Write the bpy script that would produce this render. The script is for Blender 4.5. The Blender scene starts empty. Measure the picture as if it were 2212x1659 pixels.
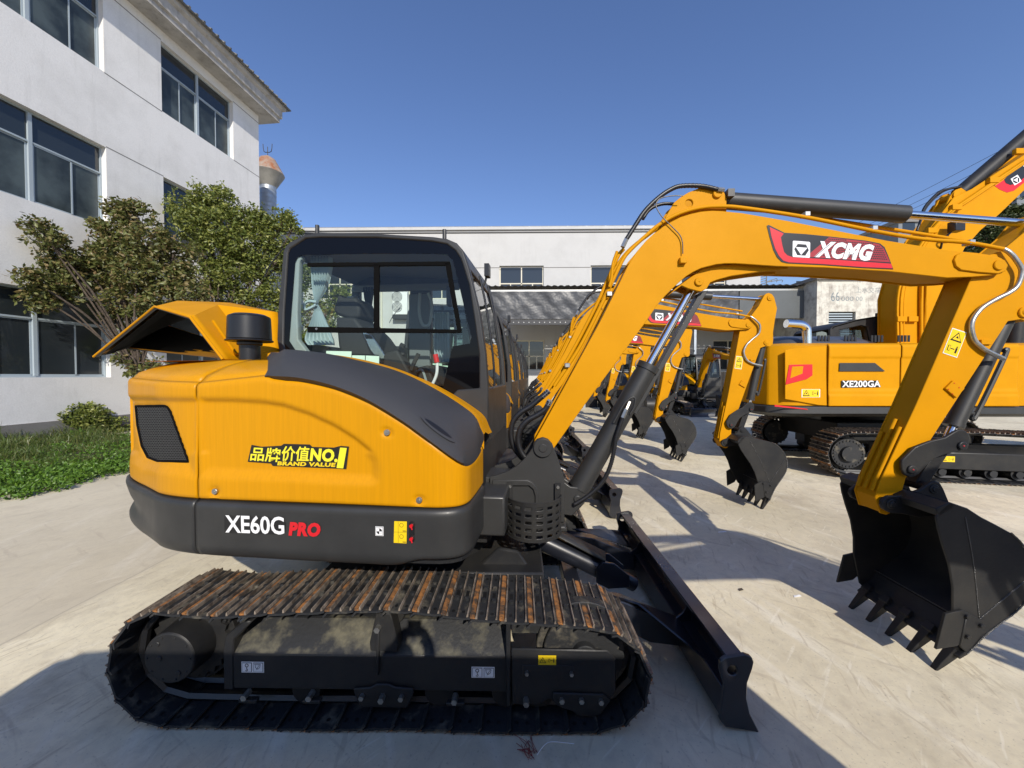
import bpy, bmesh, math, random
from mathutils import Vector, Matrix
random.seed(7)
R = math.radians
SC = bpy.context.scene
COL = SC.collection

# ------------------------------------------------------------------ camera, sky, sun, exposure
F = 830.0                                # focal length in units of a 2212 wide frame
YAW, PITCH = math.atan(14/F), math.atan(17.5/F)
CAMPOS = Vector((0, 0, 1.66))
cam = bpy.data.cameras.new('camera'); camo = bpy.data.objects.new('camera', cam); COL.objects.link(camo)
camo.location = CAMPOS; camo.rotation_euler = (R(90)-PITCH, 0, YAW)
cam.sensor_width = 36; cam.lens = 36*F/2212; cam.clip_start = 0.05; cam.clip_end = 2000
SC.camera = camo
SUN = Vector((.56, -2.15, 1.38)).normalized()
wd = bpy.data.worlds.new('World'); SC.world = wd; wd.use_nodes = True
nt = wd.node_tree; nt.nodes.clear()
sky = nt.nodes.new('ShaderNodeTexSky'); sky.sky_type = 'NISHITA'; sky.sun_disc = False
sky.sun_elevation = math.asin(SUN.z); sky.sun_rotation = math.atan2(SUN.x, SUN.y)
sky.air_density = 1.25; sky.dust_density = 0.35; sky.ozone_density = 2.2
bg = nt.nodes.new('ShaderNodeBackground'); bg.inputs[1].default_value = 0.105
wo = nt.nodes.new('ShaderNodeOutputWorld')
hs = nt.nodes.new('ShaderNodeMix'); hs.data_type = 'RGBA'; hs.blend_type = 'MULTIPLY'; hs.inputs[0].default_value = 1; hs.inputs[7].default_value = (.96, 1.06, 1.42, 1); nt.links.new(sky.outputs[0], hs.inputs[6]); nt.links.new(hs.outputs[2], bg.inputs[0]); nt.links.new(bg.outputs[0], wo.inputs[0])
sl = bpy.data.lights.new('sun', 'SUN'); sl.energy = 4.8; sl.angle = R(.5); sl.color = (1, .93, .82)
so = bpy.data.objects.new('sun', sl); COL.objects.link(so); so.rotation_euler = SUN.to_track_quat('Z', 'Y').to_euler()
so.location = (5, -10, 12)
SC.view_settings.view_transform = 'Standard'; SC.view_settings.look = 'None'
SC.view_settings.exposure = 0.0; SC.view_settings.gamma = 1

# ------------------------------------------------------------------ rays and frames
_f = Vector((-math.sin(YAW)*math.cos(PITCH), math.cos(YAW)*math.cos(PITCH), -math.sin(PITCH)))
_r = Vector((math.cos(YAW), math.sin(YAW), 0)); _u = _r.cross(_f)
def ray(px, py): return (_f + _r*((px-1106)/F) + _u*((829.5-py)/F))
class Frame:
    """vertical work plane family: origin on the ground, long axis turned clockwise by yaw"""
    def __init__(s, ox, oy, yaw=0.0):
        s.o = Vector((ox, oy, 0)); s.yaw = yaw
        s.x = Vector((math.cos(yaw), -math.sin(yaw), 0)); s.y = Vector((math.sin(yaw), math.cos(yaw), 0))
    def w(s, lx, ly, lz): return s.o + s.x*lx + s.y*ly + Vector((0, 0, lz))
    def U(s, px, py, ly):
        d = ray(px, py); k = ((s.o + s.y*ly - CAMPOS).dot(s.y))/d.dot(s.y)
        p = CAMPOS + d*k; return ((p-s.o).dot(s.x), p.z)
    def P(s, pts, ly): return [s.U(a, b, ly) for a, b in pts]
    def W(s, px, py, ly): a, b = s.U(px, py, ly); return s.w(a, ly, b)
def Z(ox, oy, w, n=2212):
    k = w/n*2212/4032
    ox *= 2212/4032; oy *= 2212/4032
    return lambda *p: [(ox+x*k, oy+y*k) for x, y in p] if len(p) > 1 else (ox+p[0][0]*k, oy+p[0][1]*k)
ZC = Z(1000, 850, 1200); ZD = Z(1900, 1000, 1200); ZE = Z(2900, 1000, 1132, 2087); ZF = Z(2300, 600, 1200)
ZG = Z(350, 2200, 1200); ZH = Z(1450, 2200, 1200); ZI = Z(1800, 1700, 1200); ZJ = Z(2400, 2000, 900, 1493)
ZK = Z(3200, 1600, 832, 1255); ZL = Z(440, 1350, 1500); ZM = Z(3432, 400, 600, 1244); ZN = Z(2600, 1500, 600, 1659)
ZO = Z(1950, 1650, 550, 1825); ZP = Z(1900, 1250, 600); ZA = Z(0, 0, 1300); ZB = Z(0, 900, 1300)
ZR = Z(3100, 950, 500, 1843); ZT = Z(3300, 1500, 732)
def ground(px, py):
    d = ray(px, py); return CAMPOS + d*(-CAMPOS.z/d.z)

# ------------------------------------------------------------------ materials
MATS = {}
def mat(name, col, rough=.5, metal=0, coat=0, noise=0, nscale=6, bump=0, bscale=80, col2=None, spec=.5, stretch=None, sheen=0):
    m = bpy.data.materials.new(name); m.use_nodes = True; n = m.node_tree.nodes; l = m.node_tree.links
    b = n['Principled BSDF']; b.inputs['Base Color'].default_value = (*col, 1); b.inputs['Roughness'].default_value = rough
    b.inputs['Metallic'].default_value = metal; b.inputs['Coat Weight'].default_value = coat; b.inputs['Coat Roughness'].default_value = .12
    b.inputs['Specular IOR Level'].default_value = spec
    if noise or col2 or bump:
        tc = n.new('ShaderNodeTexCoord'); mp = n.new('ShaderNodeMapping'); l.new(tc.outputs['Object'], mp.inputs[0])
        if stretch: mp.inputs['Scale'].default_value = stretch
    if noise or col2:
        t = n.new('ShaderNodeTexNoise'); t.inputs['Scale'].default_value = nscale; t.inputs['Detail'].default_value = 6; t.inputs['Roughness'].default_value = .6
        l.new(mp.outputs[0], t.inputs[0]); r = n.new('ShaderNodeValToRGB'); l.new(t.outputs[0], r.inputs[0])
        c2 = col2 or tuple(c*(1-noise) for c in col)
        r.color_ramp.elements[0].position = .38; r.color_ramp.elements[1].position = .62
        r.color_ramp.elements[0].color = (*c2, 1); r.color_ramp.elements[1].color = (*col, 1)
        l.new(r.outputs[0], b.inputs['Base Color'])
        q = n.new('ShaderNodeMapRange'); q.inputs[3].default_value = min(1, rough+.15); q.inputs[4].default_value = max(.03, rough-.05)
        l.new(t.outputs[0], q.inputs[0]); l.new(q.outputs[0], b.inputs['Roughness'])
    if bump:
        t2 = n.new('ShaderNodeTexNoise'); t2.inputs['Scale'].default_value = bscale; t2.inputs['Detail'].default_value = 4
        l.new(mp.outputs[0], t2.inputs[0]); bp = n.new('ShaderNodeBump'); bp.inputs['Strength'].default_value = bump; bp.inputs['Distance'].default_value = .01
        l.new(t2.outputs[0], bp.inputs['Height']); l.new(bp.outputs[0], b.inputs['Normal'])
    MATS[name] = m; return m
YEL = mat('yellow_paint', (.60, .262, .001), .5, 0, .0, bump=.03, bscale=90, noise=.07, nscale=3, spec=.11)
YELD = mat('dusty_yellow_panel', (.61, .268, .001), .36, 0, .03, spec=.2, noise=.07, nscale=4, stretch=(22, 22, .8), bump=.02, bscale=60)
GRY = mat('graphite_paint', (.032, .032, .031), .42, 0, .04, noise=.25, nscale=5, bump=.03, bscale=120)
GRYM = mat('grained_graphite_plastic', (.040, .041, .045), .55, bump=.25, bscale=350)
BLK = mat('black_paint', (.015, .0155, .017), .45, 0, .03, spec=.35, nscale=5, col2=(.026, .025, .023), bump=.12, bscale=45)
FRIT = mat('black_glass_border', (.003, .003, .004), .05, spec=.22)
TRIM = mat('grey_cab_lining', (.15, .17, .18), .8)
SHBK = mat('shade_and_frame_black', (.004, .004, .004), .95, spec=.1)  # near black puts hood and vent shade into the colour; also window frames
BLU = mat('dark_blue_black_paint', (.015, .017, .024), .25, 0, .4, noise=.3, nscale=5, bump=.03, bscale=30)
MUD = mat('muddy_black_steel', (.018, .019, .021), .6, .1, 0, nscale=9, col2=(.13, .115, .085), bump=.2, bscale=60)
MATS['muddy_black_steel'].node_tree.nodes['Color Ramp'].color_ramp.elements[0].position = .30
MATS['muddy_black_steel'].node_tree.nodes['Color Ramp'].color_ramp.elements[1].position = .46
MUD2 = mat('dusty_frame_steel', (.018, .019, .021), .5, 0, 0, nscale=7, col2=(.12, .11, .075), bump=.15, bscale=60)
MATS['dusty_frame_steel'].node_tree.nodes['Color Ramp'].color_ramp.elements[0].position = .34
MATS['dusty_frame_steel'].node_tree.nodes['Color Ramp'].color_ramp.elements[1].position = .52
RUST = mat('rusty_steel', (.36, .15, .04), .8, .1, 0, nscale=22, col2=(.055, .038, .026), bump=.4, bscale=120)
WORN = mat('worn_track_steel', (.34, .28, .22), .5, .3, 0, nscale=14, col2=(.09, .07, .055), bump=.2, bscale=120)
CHR = mat('chrome', (.72, .74, .76), .12, 1)
WELD = mat('weld_bead', (.11, .11, .11), .28, .7, bump=.8, bscale=160)
STL = mat('zinc_steel', (.55, .54, .50), .32, .9, noise=.3, nscale=40)
RUB = mat('black_rubber_hose', (.012, .012, .013), .4, bump=.1, bscale=60)
WHT = mat('white_vinyl', (.8, .8, .8), .4)
RED = mat('red_vinyl', (.62, .012, .02), .35)
DRED = mat('dark_red_vinyl', (.33, .012, .02), .4)
BKV = mat('black_vinyl', (.012, .012, .013), .35)
YLV = mat('yellow_vinyl', (.80, .56, .01), .4)
LYV = mat('lemon_vinyl', (.82, .72, .03), .4)
SEATM = mat('black_seat_fabric', (.02, .02, .022), .7, bump=.2, bscale=200)
CURT = mat('light_blue_curtain', (.40, .50, .54), .8, bump=.1, bscale=200)
LGRY = mat('pale_grey_trim', (.30, .34, .34), .6)
REDK = mat('red_plastic', (.6, .01, .015), .3)
PAPER = mat('pale_green_sticker', (.62, .80, .70), .5)
def glassmat(name, tint, refl=.06, op=0.0, opc=(.01, .01, .012)):
    m = bpy.data.materials.new(name); m.use_nodes = True; n = m.node_tree.nodes; l = m.node_tree.links; n.remove(n['Principled BSDF'])
    tr = n.new('ShaderNodeBsdfTransparent'); tr.inputs[0].default_value = (*tint, 1)
    gl = n.new('ShaderNodeBsdfGlossy'); gl.inputs['Roughness'].default_value = .02; gl.inputs[0].default_value = (1, 1, 1, 1)
    fr = n.new('ShaderNodeLayerWeight'); fr.inputs[0].default_value = .5
    pw = n.new('ShaderNodeMath'); pw.operation = 'POWER'; pw.inputs[1].default_value = 4; l.new(fr.outputs['Facing'], pw.inputs[0])
    ma = n.new('ShaderNodeMath'); ma.operation = 'MULTIPLY_ADD'; ma.inputs[1].default_value = .85; ma.inputs[2].default_value = refl; l.new(pw.outputs[0], ma.inputs[0])
    mx = n.new('ShaderNodeMixShader'); l.new(ma.outputs[0], mx.inputs[0]); l.new(tr.outputs[0], mx.inputs[1]); l.new(gl.outputs[0], mx.inputs[2])
    l.new(mx.outputs[0], n['Material Output'].inputs[0]); MATS[name] = m; return m
GLS = glassmat('cab_glass', (.84, .91, .88), .035)
GLSD = glassmat('dark_cab_glass', (.30, .36, .38), .08)
PLAS = glassmat('clear_plastic_wrap', (.8, .8, .8), .25)
WIN = mat('dark_window_glass', (.022, .028, .032), .06, 0, 0, spec=.8)
WIN2 = mat('dusty_window_glass', (.075, .095, .095), .3, nscale=1.1, col2=(.022, .03, .032), spec=.6)
ALU = mat('pale_blue_window_frame', (.36, .42, .46), .45)
CREAM = mat('cream_window_frame', (.62, .58, .46), .5)
def wallmat(name, col, stain, amt=.5, sc=.5):
    m = mat(name, col, .9, bump=.25, bscale=26, spec=.2); n = m.node_tree.nodes; l = m.node_tree.links; b = n['Principled BSDF']
    tc = n.new('ShaderNodeTexCoord')
    def ramp(scale, vec, lo, hi, det=8):
        mp = n.new('ShaderNodeMapping'); mp.inputs['Scale'].default_value = vec; l.new(tc.outputs['Object'], mp.inputs[0])
        t = n.new('ShaderNodeTexNoise'); t.inputs['Scale'].default_value = scale; t.inputs['Detail'].default_value = det; t.inputs['Roughness'].default_value = .65
        l.new(mp.outputs[0], t.inputs[0]); q = n.new('ShaderNodeMapRange'); q.inputs[1].default_value = lo; q.inputs[2].default_value = hi
        l.new(t.outputs[0], q.inputs[0]); return q.outputs[0]
    a = ramp(1.2*sc, (1, 1, 1), .45, .75); d = ramp(2.2*sc, (2.2, 2.2, .22), .55, .8)
    g = ramp(30, (1, 1, 1), .3, .7)
    mx = n.new('ShaderNodeMix'); mx.data_type = 'RGBA'; mx.inputs[6].default_value = (*col, 1); mx.inputs[7].default_value = (*stain, 1)
    ad = n.new('ShaderNodeMath'); ad.operation = 'ADD'; l.new(a, ad.inputs[0]); l.new(d, ad.inputs[1])
    mu = n.new('ShaderNodeMath'); mu.operation = 'MULTIPLY'; mu.use_clamp = True; l.new(ad.outputs[0], mu.inputs[0]); mu.inputs[1].default_value = amt
    l.new(mu.outputs[0], mx.inputs[0])
    m2 = n.new('ShaderNodeMix'); m2.data_type = 'RGBA'; m2.blend_type = 'MULTIPLY'; m2.inputs[0].default_value = .10
    l.new(mx.outputs[2], m2.inputs[6]); l.new(g, m2.inputs[7]); l.new(m2.outputs[2], b.inputs['Base Color'])
    return m
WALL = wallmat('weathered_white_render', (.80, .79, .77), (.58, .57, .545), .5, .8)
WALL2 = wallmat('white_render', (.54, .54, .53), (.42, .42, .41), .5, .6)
OLDW = wallmat('stained_old_plaster', (.62, .60, .53), (.22, .185, .16), .95, 2.2)
PLIN = wallmat('grey_cement_plinth', (.24, .23, .22), (.14, .13, .12), .7)
CORN = wallmat('stained_cornice_render', (.48, .46, .43), (.22, .21, .19), .8, 1.5)
TARP = mat('grey_tarpaulin', (.05, .054, .062), .4, noise=.2, nscale=1.5, bump=.3, bscale=.55)
AWN = mat('dark_corrugated_sheet', (.035, .036, .04), .5)
GALV = mat('galvanised_pipe', (.42, .46, .5), .4, .6, noise=.2, nscale=4)
TILE = mat('dark_roof_tile', (.20, .20, .19), .8, noise=.5, nscale=5)
BARK = mat('bark', (.10, .075, .055), .9, noise=.5, nscale=20, bump=.6, bscale=40)
def leafmat(name, a, b_, c, tr=.25):
    m = bpy.data.materials.new(name); m.use_nodes = True; n = m.node_tree.nodes; l = m.node_tree.links; b = n['Principled BSDF']
    tc = n.new('ShaderNodeNewGeometry'); r = n.new('ShaderNodeValToRGB'); l.new(tc.outputs['Random Per Island'], r.inputs[0])
    r.color_ramp.elements[0].color = (*a, 1); r.color_ramp.elements[1].color = (*c, 1); e = r.color_ramp.elements.new(.55); e.color = (*b_, 1)
    l.new(r.outputs[0], b.inputs['Base Color']); b.inputs['Roughness'].default_value = .45
    t = n.new('ShaderNodeBsdfTranslucent'); l.new(r.outputs[0], t.inputs[0]); mx = n.new('ShaderNodeMixShader'); mx.inputs[0].default_value = tr
    l.new(b.outputs[0], mx.inputs[1]); l.new(t.outputs[0], mx.inputs[2]); l.new(mx.outputs[0], n['Material Output'].inputs[0]); MATS[name] = m; return m
LEAFG = leafmat('green_leaves', (.07, .10, .018), (.165, .20, .04), (.30, .31, .075))
LEAFR = leafmat('bronze_green_leaves', (.07, .085, .022), (.155, .17, .045), (.22, .15, .065))
LEAFD = leafmat('dark_green_leaves', (.03, .045, .015), (.05, .07, .02), (.09, .11, .03))
GRASS = leafmat('grass_blades', (.05, .085, .015), (.09, .14, .025), (.19, .19, .06))
CLOV = leafmat('bright_ground_leaves', (.06, .13, .012), (.10, .20, .02), (.15, .26, .03))
SOIL = mat('soil', (.07, .055, .035), .95, noise=.5, nscale=4, bump=.6, bscale=14)
# concrete yard
def concrete():
    m = mat('concrete_yard', (.42, .385, .32), .85, spec=.25); n = m.node_tree.nodes; l = m.node_tree.links; b = n['Principled BSDF']
    tc = n.new('ShaderNodeTexCoord'); sx = n.new('ShaderNodeSeparateXYZ'); l.new(tc.outputs['Object'], sx.inputs[0])
    def nz(scale, vec, rot=0, det=8, ro=.6):
        m0 = n.new('ShaderNodeMapping'); m0.inputs['Rotation'].default_value = (0, 0, rot); l.new(tc.outputs['Object'], m0.inputs[0]); mp = n.new('ShaderNodeMapping'); mp.inputs['Scale'].default_value = vec; l.new(m0.outputs[0], mp.inputs[0])
        t = n.new('ShaderNodeTexNoise'); t.inputs['Scale'].default_value = scale; t.inputs['Detail'].default_value = det; t.inputs['Roughness'].default_value = ro
        l.new(mp.outputs[0], t.inputs[0]); return t.outputs[0]
    def rng(s, a, c, lo=0, hi=1):
        q = n.new('ShaderNodeMapRange'); q.inputs[1].default_value = a; q.inputs[2].default_value = c; q.inputs[3].default_value = lo; q.inputs[4].default_value = hi
        l.new(s, q.inputs[0]); return q.outputs[0]
    def mix(fac, a, bb, mode='MIX'):
        x = n.new('ShaderNodeMix'); x.data_type = 'RGBA'; x.blend_type = mode
        for i, v in ((0, fac), (6, a), (7, bb)):
            if hasattr(v, 'links') or hasattr(v, 'is_linked'): l.new(v, x.inputs[i])
            elif isinstance(v, tuple): x.inputs[i].default_value = (*v, 1)
            else: x.inputs[i].default_value = v
        return x.outputs[2]
    c = mix(rng(nz(.35, (1, 1, 1)), .38, .62), (.60, .53, .375), (.80, .72, .53))
    c = mix(rng(nz(1.5, (1, .45, 1), .5), .50, .72, 0, .45), c, (.46, .41, .32))
    c = mix(rng(nz(5, (1, .16, 1), -.35, 6), .55, .72, 0, .6), c, (.88, .83, .70))
    c = mix(rng(nz(9, (1, .12, 1), 2.1, 6), .60, .74, 0, .75), c, (.34, .27, .20))
    c = mix(rng(nz(.9, (1, 1, 1), 0, 10, .7), .60, .70, 0, .35), c, (.22, .16, .10))
    c = mix(rng(nz(.55, (1, .8, 1), 1, 9, .65), .56, .66, 0, .4), c, (.36, .30, .22))
    c = mix(rng(nz(2.6, (1, 1, 1), 0, 12, .75), .64, .70, 0, .5), c, (.30, .24, .18))
    c = mix(rng(nz(16, (1, 1, 1), 0, 6, .6), .45, .75, 0, .30), c, (.42, .37, .30))
    c = mix(rng(nz(30, (1, .11, 1), .35, 3, .5), .61, .68, 0, .38), c, (.40, .32, .21))
    c = mix(rng(nz(24, (1, .10, 1), -.25, 3, .5), .63, .70, 0, .34), c, (.36, .30, .21))
    c = mix(rng(nz(26, (1, .09, 1), .8, 3, .5), .64, .70, 0, .3), c, (.92, .87, .74))
    c = mix(rng(nz(3.3, (1, .6, 1), .4, 10, .7), .52, .66, 0, .38), c, (.40, .34, .24))
    c = mix(rng(nz(60, (1, 1, 1), 0, 2), .62, .72, 0, .35), c, (.18, .16, .14))
    # joints between the cast slabs
    def line(out, pos, w):
        s = n.new('ShaderNodeMath'); s.operation = 'SUBTRACT'; l.new(out, s.inputs[0]); s.inputs[1].default_value = pos
        wv = n.new('ShaderNodeMath'); wv.operation = 'MULTIPLY_ADD'; l.new(nz(3, (1, 1, 1)), wv.inputs[0]); wv.inputs[1].default_value = .05; l.new(s.outputs[0], wv.inputs[2])
        a = n.new('ShaderNodeMath'); a.operation = 'ABSOLUTE'; l.new(wv.outputs[0], a.inputs[0])
        k = n.new('ShaderNodeMath'); k.operation = 'LESS_THAN'; l.new(a.outputs[0], k.inputs[0]); k.inputs[1].default_value = w; return k.outputs[0]
    for ax, ps in (('X', (-3.17, 5.1)), ('Y', (6.9, 12.4))):
        for p in ps: c = mix(rng(line(sx.outputs[ax], p, .007), 0, 1, 0, .45), c, (.15, .12, .09))
    left = rng(sx.outputs['X'], -3.15, -3.19)
    c = mix(rng(left, 0, 1, 0, .55), c, (.50, .44, .34))
    l.new(c, b.inputs['Base Color'])
    bp = n.new('ShaderNodeBump'); bp.inputs['Strength'].default_value = .22; bp.inputs['Distance'].default_value = .01
    l.new(nz(25, (1, .8, 1), .4, 8, .7), bp.inputs['Height']); l.new(bp.outputs[0], b.inputs['Normal'])
    l.new(rng(nz(1.2, (1, 1, 1)), .3, .7, .72, .95), b.inputs['Roughness'])
    return m
CONC = concrete()

# ------------------------------------------------------------------ mesh helpers
ORG = {}
def NB(): return bmesh.new()
def tagp(o, label=None, cat=None, group=None, kind=None):
    for k, v in (('label', label), ('category', cat), ('group', group), ('kind', kind)):
        if v: o[k] = v
    return o
def root(name, loc, label, cat, group=None):
    o = bpy.data.objects.new(name, None); o.empty_display_size = .3; o.location = loc; COL.objects.link(o); ORG[o.name] = Vector(loc)
    return tagp(o, label, cat, group)
def obj(name, bm, mats, parent=None, pivot=None, bevel=0, seg=2, smooth=40, label=None, solid=0, recalc=True):
    """world-space bmesh -> ONE mesh object, parented without changing where it stands"""
    base = ORG[parent.name] if parent else Vector((0, 0, 0))
    piv = Vector(pivot) if pivot is not None else base.copy()
    if recalc: bmesh.ops.recalc_face_normals(bm, faces=bm.faces[:])
    bmesh.ops.translate(bm, verts=bm.verts[:], vec=-piv)
    me = bpy.data.meshes.new(name); bm.to_mesh(me); bm.free()
    o = bpy.data.objects.new(name, me); COL.objects.link(o)
    for m in (mats if isinstance(mats, (list, tuple)) else [mats]): me.materials.append(m)
    if smooth:
        for p in me.polygons: p.use_smooth = True
        me.set_sharp_from_angle(angle=R(smooth))
    o.location = piv-base
    if parent: o.parent = parent
    ORG[o.name] = piv
    if bevel:
        b = o.modifiers.new('bevel', 'BEVEL'); b.width = bevel; b.segments = seg; b.limit_method = 'ANGLE'; b.angle_limit = R(35); b.harden_normals = False
    if solid:
        b = o.modifiers.new('solid', 'SOLIDIFY'); b.thickness = solid; b.offset = 0
    if label: o['label'] = label
    return o
def objs(name, bm, mats, parent=None, **kw):
    """one object per loose piece"""
    bm.verts.index_update(); bm.faces.index_update(); bm.faces.ensure_lookup_table(); seen = set(); out = []
    for f0 in bm.faces:
        if f0.index in seen: continue
        st = [f0]; seen.add(f0.index); isl = []
        while st:
            f = st.pop(); isl.append(f)
            for v in f.verts:
                for g in v.link_faces:
                    if g.index not in seen: seen.add(g.index); st.append(g)
        nb = bmesh.new(); mp = {}
        for f in isl:
            for v in f.verts:
                if v.index not in mp: mp[v.index] = nb.verts.new(v.co)
            nb.faces.new([mp[v.index] for v in f.verts]).material_index = f.material_index
        out.append(nb)
    bm.free(); return [obj(name, nb, mats, parent, **dict(kw)) for nb in out]
def box(bm, x0, x1, y0, y1, z0, z1, mi=0, fr=None):
    w = fr.w if fr else (lambda a, b, c: Vector((a, b, c)))
    v = [bm.verts.new(w(x, y, z)) for x in (x0, x1) for y in (y0, y1) for z in (z0, z1)]
    for q in ((0, 1, 3, 2), (4, 6, 7, 5), (0, 4, 5, 1), (2, 3, 7, 6), (0, 2, 6, 4), (1, 5, 7, 3)):
        bm.faces.new([v[i] for i in q]).material_index = mi
def poly(bm, fn, outer, holes=(), mi=0):
    """flat face with holes; fn maps 2D to world"""
    vs = []; es = []
    for lp in [outer]+list(holes):
        q = [bm.verts.new(fn(*p)) for p in lp]; vs.append(q)
        es += [bm.edges.new((q[i], q[(i+1) % len(q)])) for i in range(len(q))]
    if not holes:
        f = bm.faces.new(vs[0]); f.material_index = mi; fs = [f]
    else:
        g = bmesh.ops.triangle_fill(bm, use_beauty=True, use_dissolve=False, edges=es)
        fs = [x for x in g['geom'] if isinstance(x, bmesh.types.BMFace)]
        for f in fs: f.material_index = mi
    return vs, fs
def prism(bm, fr, pts, y0, y1, mi=0, holes=()):
    """polygon in the frame's (lx,lz) plane, extruded from ly=y0 to y1"""
    a, _ = poly(bm, lambda x, z: fr.w(x, y0, z), pts, holes, mi)
    b, _ = poly(bm, lambda x, z: fr.w(x, y1, z), pts, holes, mi)
    for la, lb in zip(a, b):
        for i in range(len(la)):
            j = (i+1) % len(la); bm.faces.new((la[i], la[j], lb[j], lb[i])).material_index = mi
def cyl(bm, p, q, r, r2=None, n=24, mi=0, caps=True):
    p = Vector(p); q = Vector(q); d = (q-p).normalized(); t = Vector((0, 0, 1)) if abs(d.z) < .9 else Vector((1, 0, 0))
    a = d.cross(t).normalized(); b = d.cross(a); r2 = r if r2 is None else r2
    A = [bm.verts.new(p+(a*math.cos(k*2*math.pi/n)+b*math.sin(k*2*math.pi/n))*r) for k in range(n)]
    B = [bm.verts.new(q+(a*math.cos(k*2*math.pi/n)+b*math.sin(k*2*math.pi/n))*r2) for k in range(n)]
    for k in range(n): bm.faces.new((A[k], A[(k+1) % n], B[(k+1) % n], B[k])).material_index = mi
    if caps: bm.faces.new(A).material_index = mi; bm.faces.new(B).material_index = mi
def smoothpath(pts, k=8):
    pts = [Vector(p) for p in pts]; out = []
    P = [pts[0]*2-pts[1]]+pts+[pts[-1]*2-pts[-2]]
    for i in range(1, len(P)-2):
        for j in range(k):
            t = j/k; a, b, c, d = P[i-1:i+3]
            out.append(.5*((2*b)+(c-a)*t+(2*a-5*b+4*c-d)*t*t+(3*b-a-3*c+d)*t**3))
    out.append(pts[-1]); return out
def tube(bm, pts, r, n=10, mi=0, k=8, smooth=True, ribs=0):
    P = smoothpath(pts, k) if smooth and len(pts) > 2 else [Vector(p) for p in pts]
    prev = None; up = None
    for i, p in enumerate(P):
        d = (P[min(i+1, len(P)-1)]-P[max(i-1, 0)]).normalized()
        if up is None: up = Vector((0, 1, 0)) if abs(d.y) < .9 else Vector((1, 0, 0))
        a = d.cross(up).normalized(); up = a.cross(d).normalized()
        rr = r*(1+ribs*(i % 2))
        ring = [bm.verts.new(p+(a*math.cos(q*2*math.pi/n)+up*math.sin(q*2*math.pi/n))*rr) for q in range(n)]
        if prev:
            for q in range(n): bm.faces.new((prev[q], prev[(q+1) % n], ring[(q+1) % n], ring[q])).material_index = mi
        else: bm.faces.new(ring).material_index = mi
        prev = ring
    bm.faces.new(prev).material_index = mi
def resample(pts, step):
    out = [pts[0]]
    for a, b in zip(pts, pts[1:]):
        n = max(1, int((Vector(b)-Vector(a)).length/step))
        out += [Vector(a).lerp(Vector(b), (i+1)/n) for i in range(n)]
    return out
def strip(bm, A, B, mi=0):
    a = [bm.verts.new(p) for p in A]; b = [bm.verts.new(p) for p in B]
    for i in range(len(a)-1): bm.faces.new((a[i], a[i+1], b[i+1], b[i])).material_index = mi
def grid(bm, rows, mi=0):
    V = [[bm.verts.new(p) for p in r] for r in rows]
    for i in range(len(V)-1):
        for j in range(len(V[0])-1): bm.faces.new((V[i][j], V[i][j+1], V[i+1][j+1], V[i+1][j])).material_index = mi
def bolt(bm, p, d, r=.012, h=.012, mi=0):
    p = Vector(p); cyl(bm, p, p+Vector(d)*h, r, n=6, mi=mi)
def interp(x, tab):
    if x <= tab[0][0]: return tab[0][1]
    for (a, b), (c, d) in zip(tab, tab[1:]):
        if x <= c: return b+(d-b)*(x-a)/(c-a)
    return tab[-1][1]
def arc(cx, cz, r, a0, a1, n=8): return [(cx+r*math.cos(R(a0+(a1-a0)*i/n)), cz+r*math.sin(R(a0+(a1-a0)*i/n))) for i in range(n+1)]
_tc = {}
def textgeo(s, off=0.0, shear=0.0):
    sp_ = 1+max(0, off-.02)*2.6 if len(s) > 1 else 1
    key = (s, off, shear)
    if key not in _tc:
        c = bpy.data.curves.new('t', 'FONT'); c.body = s; c.offset = off; c.shear = shear; c.space_character = sp_; c.resolution_u = 3; c.fill_mode = 'FRONT' if False else 'BOTH'
        o = bpy.data.objects.new('t', c); COL.objects.link(o); bpy.context.view_layer.update()
        e = o.evaluated_get(bpy.context.evaluated_depsgraph_get()); m = e.to_mesh()
        vs = [(v.co.x, v.co.y) for v in m.vertices]; fs = [tuple(p.vertices) for p in m.polygons]
        e.to_mesh_clear(); bpy.data.objects.remove(o); bpy.data.curves.remove(c)
        _tc[key] = (vs, fs)
    return _tc[key]
def text(bm, fn, s, bl, br, h, off=0.0, shear=0.0, mi=0, base=None):
    """text fitted between 2D points bl and br (fn 2D->world), height h; base = bbox of the un-offset text"""
    vs, fs = textgeo(s, off, shear); b0 = textgeo(s, base if base is not None else off, shear)[0]
    x0 = min(v[0] for v in b0); x1 = max(v[0] for v in b0); y0 = min(v[1] for v in b0); y1 = max(v[1] for v in b0)
    ax = (br[0]-bl[0], br[1]-bl[1]); L = math.hypot(*ax); up = (-ax[1]/L*h, ax[0]/L*h)
    V = [bm.verts.new(fn(bl[0]+ax[0]*(x-x0)/(x1-x0)+up[0]*(y-y0)/(y1-y0), bl[1]+ax[1]*(x-x0)/(x1-x0)+up[1]*(y-y0)/(y1-y0))) for x, y in vs]
    for f in fs:
        try: bm.faces.new([V[i] for i in f]).material_index = mi
        except ValueError: pass
def insidepoly(x, y, P):
    c = False
    for i in range(len(P)):
        (a, b), (d, e) = P[i], P[i-1]
        if (b > y) != (e > y) and x < (d-a)*(y-b)/(e-b)+a: c = not c
    return c
def sdf(x, y, P):
    m = 1e9
    for i in range(len(P)):
        (a, b), (d, e) = P[i-1], P[i]; ux, uy = d-a, e-b; t = max(0, min(1, ((x-a)*ux+(y-b)*uy)/(ux*ux+uy*uy+1e-9)))
        m = min(m, math.hypot(x-a-ux*t, y-b-uy*t))
    return -m if insidepoly(x, y, P) else m
def sstep(a, b, x): t = max(0, min(1, (x-a)/(b-a))); return t*t*(3-2*t)
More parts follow.
